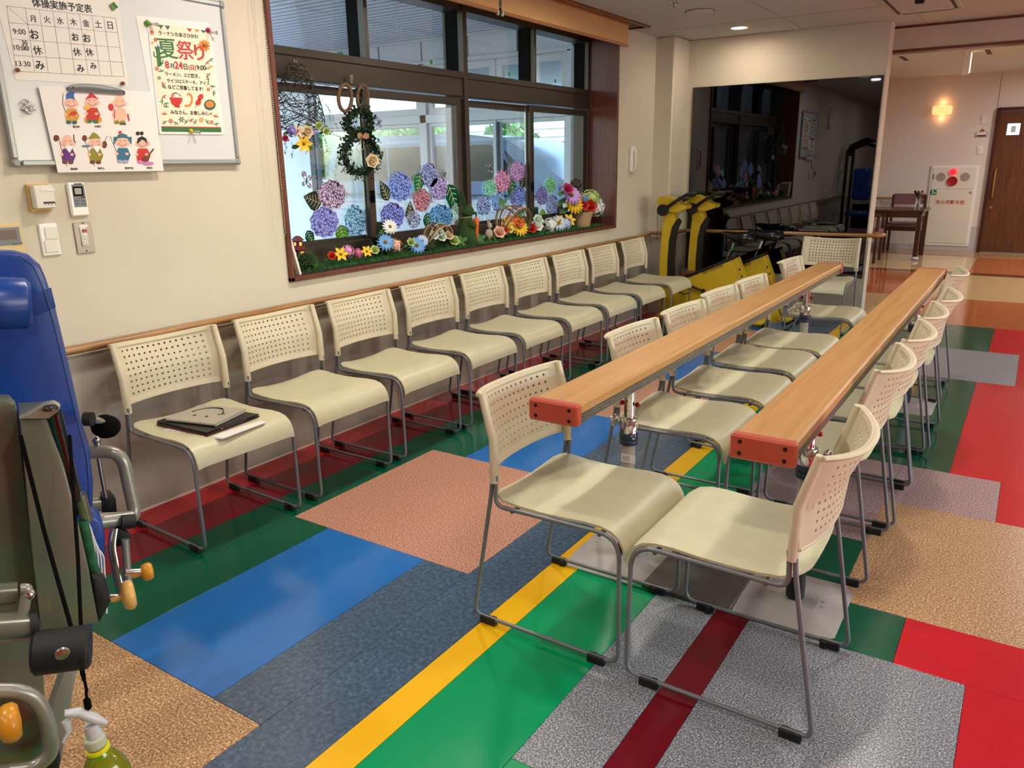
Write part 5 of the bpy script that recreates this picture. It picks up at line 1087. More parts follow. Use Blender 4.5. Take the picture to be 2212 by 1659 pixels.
for body, a, b in (('恵比寿', (585, 872), (695, 872)), ('大黒天', (938, 868), (1045, 868)), ('布袋尊', (1345, 828), (1452, 828)), ('福禄寿', (548, 1560), (662, 1560)), ('寿老人', (992, 1550), (1105, 1550)), ('毘沙門天', (1435, 1548), (1575, 1548)), ('弁財天', (1785, 1542), (1885, 1542))): tx(t, o, body, s4(*a), s4(*b), 4.5, 'ink', .01, X=o.x + .0009)

# ------------------------------------------------------------------ switches and controls under the whiteboard
XB = WX + .0005; WB = basis((0, 0, 0), (0, 1, 0), (0, 0, 1), (1, 0, 0)); s8 = sc(0, 380, 240)
def ctrl(name, label, cat, cpx): 
    return thing(name, label, cat, at_x(cpx[0], cpx[1], XB), 0)
def cb(t, cpx, w, h, d0, d1, mat, name, b=.002, lift=None):
    """box on the wall centred on a pixel, w along the wall, h up, from depth d0 to d1"""
    p = at_x(cpx[0], cpx[1], WX + d1) - t.location; return MB().box((-(t.location.x - WX) + (d0 + d1) / 2, p.y, p.z), (d1 - d0, w, h), b=b).build(name, mat, t, 30)
t = ctrl('thermostat', 'white thermostat box on a yellowed wooden backing above the light switches', 'thermostat', s8(860, 440))
cb(t, s8(800, 440), .078, .100, 0, .018, M('yellowed_wood', 'c9a660', .5), 'backing_plate'); cb(t, s8(900, 420), .072, .084, .018, .050, 'white_plastic', 'housing', .004); cb(t, s8(985, 530), .042, .0065, .050, .0512, 'black_plastic', 'display_slot', 0); cb(t, s8(945, 275), .048, .011, .0500, .0515, 'paper', 'name_strip', 0)
for k in range(4): cb(t, s8(905 + 68 * k, 575 - 6 * k), .003, .003, .050, .0512, 'ink_soft', 'tick_mark', 0)
t = ctrl('climate_remote', 'white wall remote with grey panel and small screen beside the thermostat', 'remote control', s8(1570, 450))
cb(t, s8(1570, 470), .070, .128, 0, .014, 'white_gloss', 'housing', .006); cb(t, s8(1580, 395), .048, .084, .014, .0152, M('panel_grey', '6f757c', .4), 'button_panel', .0); cb(t, s8(1558, 305), .038, .036, .0152, .0160, 'bronze_dark', 'screen_bezel', .0); cb(t, s8(1555, 305), .026, .023, .016, .0168, M('lcd', '93988c', .3), 'screen', 0)
for x, y in ((1655, 425), (1530, 500), (1665, 495), (1540, 555), (1672, 550)): cb(t, s8(x, y), .013, .0055, .0152, .0162, 'ink_soft' if y < 450 else M('button_grey', '565c62', .4), 'button', 0)
cb(t, s8(1550, 160), .032, .004, .0140, .0146, 'ink', 'print_line', 0)
t = ctrl('light_switch', 'white double rocker light switch plate below the thermostat', 'switch', s8(1010, 1270)); cb(t, s8(1005, 1270), .070, .120, 0, .009, 'white_gloss', 'cover_plate', .005)
for y in (1140, 1400): cb(t, s8(1030, y), .047, .046, .009, .0125, 'white_plastic', 'rocker', .002)
t = ctrl('alarm_outlet', 'grey steel outlet plate with small red switch and two sockets', 'outlet', s8(1680, 1230)); cb(t, s8(1680, 1230), .070, .120, 0, .006, M('steel_plate', '9d928c', .35, .5), 'cover_plate', .002)
cb(t, s8(1680, 1200), .026, .072, .006, .010, 'white_plastic', 'insert', .002); cb(t, s8(1688, 1090), .018, .012, .010, .0135, M('red_rocker', 'a03024', .3), 'rocker', .001); cb(t, s8(1660, 995), .034, .009, .006, .0068, 'paper', 'name_strip', 0)
for y in (1220, 1340):
    s_ = cb(t, s8(1700, y), .021, .019, .010, .0125, 'white_plastic', 'socket', .001)
    for a in (-.005, .005):
        for b in (-.004, .004): p = at_x(*s8(1700, y), WX + .0125) - t.location; MB().cyl((p.x + .0002, p.y + a, p.z + b), (p.x + .0006, p.y + a, p.z + b), .0016, n=8).build('socket_hole', 'ink', s_, 0)
for y in (940, 1490): cb(t, s8(1650 + (y > 1000) * 80, y), .006, .006, .006, .008, 'ink_soft', 'screw', .001)
t = ctrl('floor_heating_panel', 'cream wall control panel with brown screen behind the blue backrest', 'control panel', s8(150, 1250)); cb(t, s8(80, 1280), .135, .115, 0, .022, M('cream_plastic', 'd2bc88', .45), 'housing', .005); cb(t, s8(40, 1215), .125, .062, .022, .0235, 'panel_grey', 'display_frame', .001); cb(t, s8(10, 1185), .11, .034, .0235, .0245, M('lcd_brown', '5a3c34', .3), 'screen', 0); cb(t, s8(360, 1345), .030, .006, .0235, .0255, 'button_grey', 'button', 0)
# telephone-like nurse intercom on the wall strip beyond the window
q5 = sc(1300, 0, 650, 1634)
t = ctrl('wall_intercom', 'white wall-mounted handset intercom on the strip between window and column', 'intercom', q5(158, 865)); c = at_x(*q5(158, 865), WX)
MB().box((.016, 0, 0), (.030, .085, .22), b=.006).build('base', 'white_gloss', t, 40); MB().tube(fillet([(.034, 0, .085), (.045, 0, .07), (.045, 0, -.07), (.034, 0, -.085)], .02), .013, 10).build('handset', 'white_plastic', t, 50)
for k in range(3): MB().box((.033, .028, -.02 - .02 * k), (.003, .012, .009), b=.001).build('button', 'panel_grey', t, 0)
# clock that the mirror shows
t = thing('wall_clock', 'round wall clock seen in the dark mirror above the whiteboard end', 'clock', (WX + .02, .55, 2.10)); MB().lathe([(.165, -.02), (.17, .0), (.165, .02), (.15, .02), (.148, .008), (0, .008)], 36, WB).build('clock_case', 'white_plastic', t, 40)
MB().box((.012, .0, .04), (.002, .008, .09)).build('clock_hand', 'ink', t, 0); MB().box((.012, .03, .0), (.002, .07, .008)).build('clock_hand', 'ink', t, 0)
# ------------------------------------------------------------------ decorations on the window sill
SZ = .912; n1 = sc(580, 130, 300)
def ry(a): return Matrix.Rotation(a, 4, 'Y')
def rz4(a): return Matrix.Rotation(a, 4, 'Z')
def face_room(c, tilt=.5, yaw=-.5): # z axis of the flower points into the room and up, turned to the camera
    z = Vector((math.cos(yaw) * math.cos(tilt), math.sin(yaw) * math.cos(tilt), math.sin(tilt))); x, y, z = frame_to(z); return basis(c, x, y, z)
FCOL = {'red': 'c8321c', 'orange': 'd8651a', 'yellow': 'e8bc1e', 'pale_yellow': 'dcd88c', 'pink': 'e09ac8', 'rose': 'd8708c', 'blue': '6fa4dc', 'pale_blue': 'b8cdea', 'white': 'e8e8e2', 'lilac': 'c49ae0', 'peach': 'e8bca0', 'green': 'b8cc7c', 'cream': 'e6d4b0', 'magenta': 'c43a6c', 'violet': '8c84cc', 'mint': 'd0e4cc'}
for k, v in FCOL.items(): M('fl_' + k, v, .65, var=.12, vscale=30)
M('fl_heart', '8a6a1c', .7); M('leaf_green', '3c6a2a', .6, var=.3, vscale=20); M('moss', '2a4414', .95, var=.35, vscale=60, bump=.8, bscale=240); M('moss_dark', '16280c', .95, var=.35, vscale=60, bump=.8, bscale=240); M('ivy', '1c3a1a', .55, var=.45, vscale=25); M('twig', '6e5238', .8, var=.2); M('twig_pale', 'b89a72', .7); M('wire_dark', '2c2822', .6)
RF = random.Random(21)
def flower_mesh(mb, kind, B, r):
    if kind == 'ball': mb.ball(B @ Vector((0, 0, r * .05)), r * .62, 10, 7)
    if kind == 'daisy':
        for ring, (n, L, cu) in enumerate(((15, 1., .10), (13, .82, .35))):
            for k in range(n): mb.petal(B @ rz4(2 * PI * k / n + ring * .2) @ Matrix.Translation((r * .12, 0, ring * r * .05)), r * L * .9, r * .26, cu)
    elif kind == 'rose':
        for n, L, w, cu, tl in ((6, 1., .95, .25, .25), (5, .85, .85, .5, .6), (4, .65, .7, .8, .95), (3, .45, .5, .9, 1.25)):
            for k in range(n): mb.petal(B @ rz4(2 * PI * k / n + n) @ ry(-tl), r * L, r * w, cu)
    elif kind == 'lily':
        for k in range(6): mb.petal(B @ rz4(2 * PI * k / 6) @ ry(-.45), r * 1.05, r * .5, -.25)
    elif kind == 'ball':
        for k in range(70):
            q = RF.uniform(-.35, 1); a = RF.uniform(0, 2 * PI); s = math.sqrt(max(0, 1 - q * q)); c = Vector((s * math.cos(a), s * math.sin(a), q * .8)) * r * .85
            x, y, z = frame_to(B.to_3x3() @ c); mb.petal(basis(B @ c, x, y, z) @ rz4(RF.uniform(0, 6)) @ Matrix.Translation((-r * .16, 0, 0)), r * .36, r * .30, .2, 2)
def flower(kind, col, q, rp_, label, X=-3.20, tilt=.5, yaw=-.5, group='artificial flowers on the sill', heart='fl_heart', leaves=2, name=None, parent=None):
    c = at_x(q[0], q[1], X); r = (at_x(q[0] + rp_, q[1], X) - c).length * .95
    nm = name or {'daisy': 'daisy_flower', 'rose': 'rose_flower', 'lily': 'lily_flower', 'ball': 'hydrangea_flower'}[kind]
    t = thing(nm, label, 'flower', c, 0, group) if parent is None else parent
    off = Vector((0, 0, 0)) if parent is None else c - parent.location
    B = face_room(off, tilt, yaw); mb = MB(); flower_mesh(mb, kind, B, r); mb.build('petals', 'fl_' + col, t, 60)
    if kind in ('daisy', 'lily'): MB().ball(B @ Vector((0, 0, r * .12)), (r * .2,) * 3, 10, 7).build('flower_heart', heart, t, 60)
    if leaves:
        lf = MB()
        for k in range(leaves): lf.petal(B @ rz4(1.2 + 2.3 * k) @ ry(.25) @ Matrix.Translation((r * .4, 0, -r * .2)), r * 1.1, r * .5, -.1)
        lf.build('leaves', 'leaf_green', t, 60)
    return t
# turf mat
tm_ = thing('turf_mat', 'long strip of artificial green grass lying on the window sill', 'grass mat', (-3.235, 4.5, SZ))
MB().box((0, 0, .004), (.205, 3.46, .006)).build('mat_backing', 'moss_dark', tm_, 0)
mb = MB(); rg = random.Random(9)
for k in range(9000):
    x = rg.uniform(-.105, .105); y = rg.uniform(-1.74, 1.74); h = rg.uniform(.012, .024); a = rg.uniform(0, 6.3); w = .0016; dx, dy = math.cos(a), math.sin(a); lx, ly = rg.uniform(-.010, .012), rg.uniform(-.010, .010)
    mb.add([(x - dx * w, y - dy * w, .006), (x + dx * w, y + dy * w, .006), (x + lx, y + ly, .006 + h)], [(0, 1, 2)])
mb.build('grass_blades', M('turf', '2f6a24', .7, var=.35, vscale=60), tm_, 0)['kind'] = 'stuff'
# photo frame, small lantern house, grass ball
c = at_x(640, 560, -3.21); t = thing('photo_frame', 'white picture frame leaning at the whiteboard end of the sill', 'photo frame', (-3.215, 2.745, SZ + .002), math.radians(8))
Bf = Matrix.Rotation(math.radians(16), 4, 'X')
fr = MB(); W2, H2 = .085, .215
for x in (-W2, W2): fr.box((x, 0, H2 / 2), (.022, .016, H2), Bf, .002)
for z in (.011, H2 - .011): fr.box((0, 0, z), (W2 * 2 - .02, .016, .022), Bf, .002)
fr.build('frame', 'white_gloss', t, 30); MB().box((0, .003, H2 / 2), (W2 * 2 - .02, .004, H2 - .03), Bf).build('picture', M('pressed_picture', '8a7550', .5, var=.3, vscale=40), t, 0); MB().box((0, -.0095, H2 / 2), (W2 * 2 - .012, .003, H2 - .030), Bf).build('back_board', M('kraft', 'b09a78', .7), t, 0)
fr2 = MB(); fr2.ball(Bf @ Vector((-.01, -.012, .09)), (.018, .003, .022), 10, 6); fr2.build('dried_flower', 'fl_cream', t, 50)
c = at_x(645, 528, -3.29); t = thing('lantern_house', 'little dark wooden lantern house with red roofs and glowing windows beside the white frame', 'ornament', (-3.295, c.y, SZ + .003))
z = 0
for k, (w, h) in enumerate(((.050, .05), (.040, .045), (.030, .035))):
    MB().box((0, 0, z + h / 2), (w * 1.3, w * 1.3, h), b=.002).build('storey', M('lantern_wood', '3a1410', .5), t, 30); MB().lathe([(w * 1.25, 0), (w * .5, .022), (0, .026)], 4, Matrix.Rotation(PI / 4, 4, 'Z'), (0, 0, z + h)).build('roof', M('lantern_roof', '6a1a16', .4), t, 0)
    MB().box((w * .66, 0, z + h / 2), (.003, w * .5, h * .5)).build('lit_window', M('lantern_glow', 'ff9040', .5, emit=2.), t, 0); MB().box((0, -w * .66, z + h / 2), (w * .5, .003, h * .5)).build('lit_window', 'lantern_glow', t, 0); z += h + .012
c = at_x(*gA(400, 1325), -3.2); t = thing('grass_ball', 'round ball of green grass at the whiteboard end of the turf', 'ornament', (c.x, c.y, SZ + .055)); MB().ball((0, 0, 0), .046, 16, 12).build('ball_core', 'moss_dark', t); mb = MB()
for k in range(700):
    q = rg.uniform(-1, 1); a = rg.uniform(0, 6.3); s = math.sqrt(1 - q * q); d = Vector((s * math.cos(a), s * math.sin(a), q)); p = d * .044; e = d * .060 + Vector((rg.uniform(-.01, .01), rg.uniform(-.01, .01), rg.uniform(-.01, .01))); n_ = d.cross(e - p).normalized() * .0014; mb.add([p - n_, p + n_, e], [(0, 1, 2)])
mb.build('blades', M('grass_bright', '4c7a2c', .7, var=.3, vscale=60), t, 0)['kind'] = 'stuff'
for a in [
    ('rose', 'red', gA(740, 1365), 9, 'orange red poppy flower first on the turf beside the grass ball'), ('lily', 'yellow', gA(865, 1340), 13, 'large yellow freesia flower beside the orange red poppy'),
    ('ball', 'pink', gA(965, 1295), 12, 'pink hydrangea flower lying between the two yellow ones'), ('ball', 'rose', gA(1105, 1320), 9, 'smaller rosy pink flower head beside the pink hydrangea'),
    ('lily', 'yellow', gA(1225, 1300), 10, 'yellow freesia flower under the meeting stile of the first panes'), ('rose', 'green', gA(1330, 1285), 9, 'pale green flower between the yellow freesia and the blue daisy'),
    ('daisy', 'blue', gA(1480, 1175), 15, 'upright sky blue daisy in front of the moss star'), ('ball', 'peach', gA(1625, 1210), 12, 'peach coloured flower ball beside the upright blue daisy'), ('daisy', 'white', gA(1545, 960), 13, 'white daisy leaning on the moss star'),
    ('rose', 'green', gB(700, 1405), 8, 'small yellow green flower beside the lying blue daisy'), ('daisy', 'blue', gB(795, 1450), 14, 'blue daisy lying flat beside the small moss chick'), ('daisy', 'pale_blue', gB(880, 1375), 10, 'pale blue daisy standing behind the lying blue one'),
    ('rose', 'white', gB(1140, 1235), 8, 'white rose high in the first twig ring'), ('rose', 'mint', gB(1175, 1320), 9, 'pale green rose low in the first twig ring'), ('rose', 'white', gB(1060, 1300), 8, 'white rose at the side of the first twig ring'), ('rose', 'cream', gB(1290, 1300), 8, 'cream rose at the far side of the first twig ring'), ('rose', 'green', gB(1370, 1380), 9, 'yellow green flower at the feet of the moss rabbit'),
    ('rose', 'peach', gC(610, 1100), 10, 'pale pink rose lying before the big twig ring'), ('rose', 'red', gC(675, 1065), 8, 'red carnation at the foot of the big twig ring'), ('rose', 'pale_yellow', gC(745, 1045), 8, 'pale yellow flower at the foot of the big twig ring'), ('lily', 'yellow', gC(735, 975), 9, 'bright yellow flower inside the big twig ring'),
    ('daisy', 'orange', gC(775, 935), 9, 'orange gerbera high inside the big twig ring'), ('daisy', 'orange', gC(890, 940), 9, 'second orange gerbera beside the twig ring handle'), ('daisy', 'yellow', gC(893, 1025), 12, 'sunflower yellow bloom largest in the big twig ring'), ('rose', 'red', gC(1050, 1040), 8, 'red orange tulip between the twig ring and the moss frame'),
    ('rose', 'white', gC(1125, 1005), 9, 'white rose in front of the moss photo frame'), ('rose', 'mint', gC(1140, 930), 8, 'pale green bud inside the moss photo frame'), ('ball', 'white', gC(1325, 990), 10, 'white flower head beyond the moss photo frame'), ('daisy', 'pale_blue', gC(1430, 965), 10, 'pale blue flower beyond the moss photo frame'),
    ('lily', 'yellow', gC(1450, 930), 7, 'small yellow flower above the pale blue one'), ('ball', 'pale_blue', gC(1530, 970), 8, 'bluish white blossom near the wicker basket'), ('lily', 'yellow', gC(1575, 925), 8, 'yellow flower standing next to the wicker basket')]:
    flower(*a)
# moss star, chick, ring baskets, rabbit
def outline_star(r0, r1, n=5, a0=PI / 2): return [((r0 if k % 2 == 0 else r1) * math.cos(a0 + PI * k / n), (r0 if k % 2 == 0 else r1) * math.sin(a0 + PI * k / n)) for k in range(2 * n)]
c = at_x(*gA(1430, 1100), -3.26); t = thing('moss_star', 'dark green moss covered star leaning at the meeting stile behind the daisies', 'ornament', (-3.265, c.y, SZ + .10), .35); MB().prism(outline_star(.115, .055), -.02, .02, basis((0, 0, 0), (0, 1, 0), (0, 0, 1), (1, 0, 0))).build('star_body', 'moss_dark', t, 30)
c = at_x(*gB(985, 1390), -3.19); t = thing('moss_chick', 'small dark moss chick sitting on the turf before the first twig ring', 'ornament', (c.x, c.y, SZ + .035)); MB().ball((0, 0, 0), (.036, .045, .034), 16, 10).build('chick_body', 'moss_dark', t); MB().ball((0, .03, .032), .022, 14, 10).build('chick_head', 'moss_dark', t); MB().cyl((0, .05, .032), (0, .066, .028), .006, .001, n=8).build('beak', 'fl_orange', t)
def twig_ring(q, w, h, label, n=6):
    c = at_x(q[0], q[1], -3.215); R1 = abs(at_x(q[0] + w / 2, q[1], -3.215).y - c.y); H1 = h; t = thing('twig_ring', label, 'ornament', (-3.215, c.y, SZ + .01))
    for k in range(n):
        a = -PI / 2 + PI * (k + .5) / n; mb = MB(); pts = [(math.sin(a) * R1 * .55 * math.sin(PI * j / 16), -R1 * math.cos(PI * j / 16), H1 * math.sin(PI * j / 16) * (1 - .12 * abs(math.sin(a)))) for j in range(17)]
        mb.tube(pts, .0042 if k % 2 else .0055, 7); mb.build('twig_hoop', 'twig_pale' if k % 2 else 'twig', t, 60)
    return t
twig_ring(gB(1130, 1300), 52, .17, 'pale twig ring basket with white roses beside the moss rabbit'); twig_ring(gC(825, 1050), 58, .24, 'large pale twig ring basket filled with orange and yellow flowers', 7)
iv = thing('ivy_sprig', 'thin ivy sprig climbing around the first twig ring', 'plant', at_x(*gB(1010, 1150), -3.19)); mb = MB()
for k in range(14):
    p = at_x(*gB(930 + 22 * k, 1140 - 60 * math.sin(k * .35) + 8 * k), -3.19) - iv.location; mb.petal(Matrix.Translation(p) @ rz4(RF.uniform(0, 6)) @ ry(RF.uniform(-1, 1)), .016, .013, .2)
mb.build('leaves', 'ivy', iv, 60); MB().tube([at_x(*gB(930 + 22 * k, 1145 - 60 * math.sin(k * .35) + 8 * k), -3.19) - iv.location for k in range(0, 14, 2)], .001, 5).build('stem', 'twig', iv)
rb = at_x(*gB(1580, 1330), -3.22); t = thing('moss_rabbit', 'green moss covered rabbit figure standing upright and holding a carrot', 'ornament', (-3.225, rb.y, SZ + .004), math.radians(62))
# local x: the way the rabbit faces
prof = [(-.0, .0), (.055, .004), (.066, .03), (.066, .07), (.058, .11), (.048, .15), (.042, .18), (.034, .195)]
MB().lathe(prof, 20, Matrix.Diagonal((1.08, .92, 1, 1))).build('body', 'moss', t, 60)
MB().ball((.012, 0, .228), (.046, .038, .042), 18, 12).build('head', 'moss', t, 60); MB().ball((.048, 0, .216), (.020, .020, .016), 12, 8).build('muzzle', 'moss', t, 60)
for s in (-1, 1):
    MB().tube([(-.012, s * .016, .262), (-.024, s * .022, .30), (-.038, s * .026, .345), (-.040, s * .026, .365)], [.012, .019, .016, .004], 10, sq=(1, .45)).build('ear', 'moss', t, 60)
    MB().tube([(.0, s * .045, .15), (.035, s * .050, .13), (.062, s * .028, .135)], [.020, .017, .011], 10).build('arm', 'moss', t, 60); MB().ball((.018, s * .046, .04), (.044, .022, .042), 12, 8).build('hind_leg', 'moss', t, 60); MB().ball((.058, s * .036, .012), (.034, .018, .013), 12, 8).build('foot', 'moss', t, 60)
    MB().ball((.044, s * .026, .236), .0045, 8, 6).build('eye', 'black_plastic', t)
MB().ball((-.068, 0, .04), .020, 12, 8).build('tail', 'moss', t, 60); MB().tube([(.044 * math.cos(a), .040 * math.sin(a), .190 + .004 * math.cos(a)) for a in [2 * PI * k / 20 for k in range(20)]], .0022, 6, closed=True).build('neck_string', 'twig_pale', t)
t = thing('toy_carrot', 'orange carrot with green top held by the moss rabbit', 'ornament', at_x(*gB(1722, 1020), -3.17)); MB().lathe([(.004, -.155), (.010, -.13), (.014, -.08), (.019, -.03), (.022, -.008), (.014, .002), (0, .004)], 16).build('root', M('carrot', 'd8601a', .5), t, 60); mb = MB()
for k in range(7): mb.petal(rz4(k * .9) @ ry(-1.2), .045, .012, .2)
mb.build('leafy_top', 'leaf_green', t, 60)
c = at_x(*gB(1370, 1250), -3.27); t = thing('moss_hedgehog', 'small dark moss creature crouching behind the rabbit at the centre post', 'ornament', (-3.27, c.y, SZ + .04)); MB().ball((0, 0, 0), (.04, .055, .042), 14, 10).build('creature_body', 'moss_dark', t); MB().ball((0, -.05, .01), .02, 10, 8).build('creature_head', 'moss_dark', t)
# pale wire rabbit
c = at_x(*gC(480, 1060), -3.2); t = thing('wire_rabbit', 'small greyish wire animal figure between the carrot and the big twig ring', 'ornament', (c.x, c.y, SZ + .004)); MB().ball((0, 0, .06), (.026, .036, .034), 12, 9).build('body', M('pale_felt', 'a89c88', .8), t); MB().ball((0, .01, .115), (.018, .02, .022), 12, 8).build('head', 'pale_felt', t)
for s in (-1, 1): MB().tube([(0, s * .008, .13), (0, s * .014, .165)], [.006, .003], 8).build('ear', 'pale_felt', t); MB().tube([(s * .02, -.03, .05), (s * .035, -.035, .0)], .0016, 5).build('leg', 'twig_pale', t); MB().tube([(s * .02, .03, .05), (s * .035, .04, .0)], .0016, 5).build('leg', 'twig_pale', t)
# moss photo frame
c = at_x(*gC(1095, 850), -3.26); t = thing('mossy_picture', 'small upright frame covered in dark green moss near the last meeting stile', 'photo frame', (-3.265, c.y, SZ + .004), .15)
for n_, cc_, d_ in (('frame_side', (0, -.05, .10), (.035, .028, .20)), ('frame_side', (0, .05, .10), (.035, .028, .20)), ('frame_top', (0, 0, .19), (.035, .128, .028)), ('frame_bottom', (0, 0, .014), (.035, .072, .028))): MB().box(cc_, d_, b=.005).build(n_, 'moss_dark', t, 40)
# wicker basket of flowers with a blue bear face
c = at_x(*gC(1755, 940), -3.215); t = thing('wicker_basket', 'pale wicker flower basket at the far end of the window sill', 'basket', (-3.215, c.y, SZ + .01)); mb = MB(); H = .125
for k in range(13):
    z = H * (k + .5) / 13; r = .058 + .028 * (z / H); mb.tube([(r * math.cos(a) * (1 + .02 * math.cos(12 * a + PI * (k % 2))), r * math.sin(a) * (1 + .02 * math.cos(12 * a + PI * (k % 2))), z) for a in [2 * PI * j / 32 for j in range(32)]], .0052, 5, closed=True)
mb.build('woven_wall', 'twig_pale', t, 60); MB().lathe([(0, .004), (.055, .004), (.055, 0)][::-1], 20).build('basket_floor', 'twig_pale', t, 0)
MB().tube([(0, -.08 * math.cos(a), .11 + .17 * math.sin(a)) for a in [PI * j / 16 for j in range(17)]], .004, 7).build('handle', 'twig_pale', t, 60)
for a in [('daisy', 'yellow', gC(1635, 710), 12, 'yellow chrysanthemum in the wicker basket'), ('rose', 'red', gC(1735, 720), 10, 'red rose at the front of the wicker basket'), ('rose', 'red', gC(1835, 735), 10, 'second red rose at the far front of the wicker basket'), ('ball', 'white', gC(1925, 730), 12, 'white flower ball hanging over the wicker basket edge'), ('daisy', 'lilac', gC(1605, 585), 12, 'lilac daisy above the yellow chrysanthemum'), ('rose', 'magenta', gC(1545, 505), 8, 'magenta rose at the outer top of the basket flowers'), ('ball', 'green', gC(1875, 620), 11, 'pale green foliage flower at the top of the wicker basket'), ('ball', 'mint', gC(1905, 670), 9, 'mint coloured blossom above the white flower ball'), ('daisy', 'orange', gC(1690, 620), 7, 'small orange flower beside the blue bear')]: flower(*a, group='flowers in the wicker basket', leaves=3)
t = thing('blue_bear', 'small fluffy blue bear head peeking out of the flower basket', 'soft toy', at_x(*gC(1790, 640), -3.17)); MB().ball((0, 0, 0), (.026, .036, .028), 14, 10).build('head', M('blue_plush', '4a80b4', .95, sheen=.5), t)
for s in (-1, 1): MB().ball((0, s * .033, .018), .014, 10, 8).build('ear', 'blue_plush', t); MB().ball((.024, s * .012, .004), .0035, 8, 6).build('eye', 'black_plastic', t)
t = thing('dried_bouquet', 'dark dried flower head standing behind the wicker basket', 'flower', at_x(*gC(1665, 440), -3.25)); mb = MB(); flower_mesh(mb, 'ball', face_room(Vector(), .5), .062); flower_mesh(mb, 'ball', face_room(Vector((0, 0, 0)), .1), .052); mb.build('dried_petals', M('dried', '4c4030', .9, var=.4, vscale=40), t, 60); MB().cyl((0, 0, -.2), (0, 0, 0), .003, n=6).build('stem', 'twig', t)
t = thing('dried_twig', 'small whitish dried blossom beside the dark dried flower head', 'flower', at_x(*gC(1835, 545), -3.24)); mb = MB(); flower_mesh(mb, 'ball', face_room(Vector(), .4), .035); mb.build('dried_petals', M('dried_pale', '8c7c70', .9, var=.4, vscale=40), t, 60)
for q, lb in ((gC(905, 830), 'broad dark green leaf behind the big twig ring'), (gC(665, 690), 'narrow dark leaf standing beside the light blue hydrangea sticker'), (gC(1010, 970), 'green leaf cluster between the twig ring and the moss frame'), (gB(1500, 1380), 'thin pale green sprig lying at the moss rabbit feet'), (gB(1790, 1340), 'small pale sprig on the turf past the carrot')):
    t = thing('leaf_spray', lb, 'leaf', at_x(q[0], q[1], -3.2)); 
    for k in range(4): MB().petal(face_room(Vector(), .3) @ rz4(k * 1.5 + .5), .045, .028, .15).build('leaf', 'leaf_green', t, 60)

# ------------------------------------------------------------------ hanging wire dome and the ivy wreath rabbit
XD = -3.255
c = at_x(*n1(480, 560), XD); t = thing('wire_dome', 'hanging open dome of tangled brown wire above a bunch of flowers at the window edge', 'ornament', c); mb = MB(); mt = MB(); rw = random.Random(8)
top = at_x(*n1(400, 90), XD) - c; bot = at_x(*n1(480, 1120), XD) - c; Ht = top.z - bot.z; R0 = abs(at_x(*n1(880, 900), XD).y - at_x(*n1(80, 900), XD).y) / 2 * .93
def dome(u, a):   # u 0 top .. 1 bottom
    r = R0 * min(1, math.sin(min(1, u * .9 + .16) * PI / 2) ** .8); return Vector((r * math.cos(a) * .42, r * math.sin(a), top.z - u * Ht + .0))
for k in range(340):
    u0 = rw.uniform(.04, 1) ** .85; a0 = rw.uniform(0, 2 * PI); u1 = min(1, max(.02, u0 + rw.uniform(-.22, .22))); a1 = a0 + rw.uniform(-.9, .9); mb.tube([dome(u0 + (u1 - u0) * j / 4, a0 + (a1 - a0) * j / 4) for j in range(5)], .0017, 4)
mb.build('wire_mesh', 'wire_dark', t, 60)['kind'] = 'stuff'
for k in range(240):
    u0 = rw.uniform(.0, .24); a0 = rw.uniform(0, 2 * PI); r = rw.uniform(.3, 1); p = dome(u0, a0); mt.tube([Vector((p.x * r, p.y * r, p.z + .01)) + Vector((.012 * math.cos(j * 1.4 + k), .014 * math.sin(j * 1.4), .010 * math.cos(j * 1.1))) for j in range(5)], .0015, 4)
mt.build('wire_tangle', M('wire_grey', '5a5344', .6), t, 60)['kind'] = 'stuff'
MB().tube([(0, 0, top.z), (0, 0, top.z + .05)], .002, 6).build('hanging_loop', 'wire_dark', t)
for a in [('rose', 'magenta', n1(262, 1245), 7, 'dark red rose at the side of the hanging flower bunch'), ('ball', 'violet', n1(370, 1130), 11, 'violet blossom cluster in the hanging flower bunch'), ('lily', 'peach', n1(465, 1130), 11, 'peach orange lily in the hanging flower bunch'), ('rose', 'cream', n1(605, 1140), 13, 'large cream rose in the middle of the hanging flower bunch'), ('lily', 'yellow', n1(560, 1330), 15, 'bright yellow lily hanging lowest in the bunch'), ('ball', 'violet', n1(710, 1150), 8, 'small violet blossom beside the hanging cream rose'), ('rose', 'green', n1(795, 1045), 8, 'yellow green blossom high in the hanging bunch'), ('rose', 'green', n1(915, 1130), 8, 'yellow green blossom at the outer side of the hanging bunch')]: flower(*a, X=-3.19, tilt=0., group='flowers hanging under the wire dome', leaves=3)
t = thing('trailing_sprigs', 'thin green sprigs trailing from the hanging flower bunch', 'plant', at_x(*n1(700, 1250), -3.22))
for x0, y0, x1, y1 in ((250, 1300, 290, 1500), (380, 1340, 400, 1520), (560, 1400, 640, 1470), (760, 1200, 900, 1480), (900, 1150, 1180, 1230), (850, 620, 1130, 1100), (920, 700, 1010, 980), (700, 1250, 780, 1400), (850, 1180, 950, 1450)):
    pts = [at_x(*n1(x0 + (x1 - x0) * j / 5 + 18 * math.sin(j), y0 + (y1 - y0) * j / 5), -3.215) - t.location for j in range(6)]; mb = MB(); mb.tube(pts, .0009, 4)
    for p in pts:
        for k in range(3): mb.petal(Matrix.Translation(p + Vector((0, RF.uniform(-.008, .008), RF.uniform(-.01, .01)))) @ rz4(RF.uniform(0, 6)) @ ry(RF.uniform(-1, 1)), .014, .006, .2, 2)
    mb.build('sprig', M('sprig_green', '4a6040', .6), t, 60)
XV = -3.275
t = thing('ivy_wreath', 'rabbit shaped ivy wreath with twig ears hanging on the window frame', 'wreath', at_x(*n1(1440, 1250), XV)); O = t.location
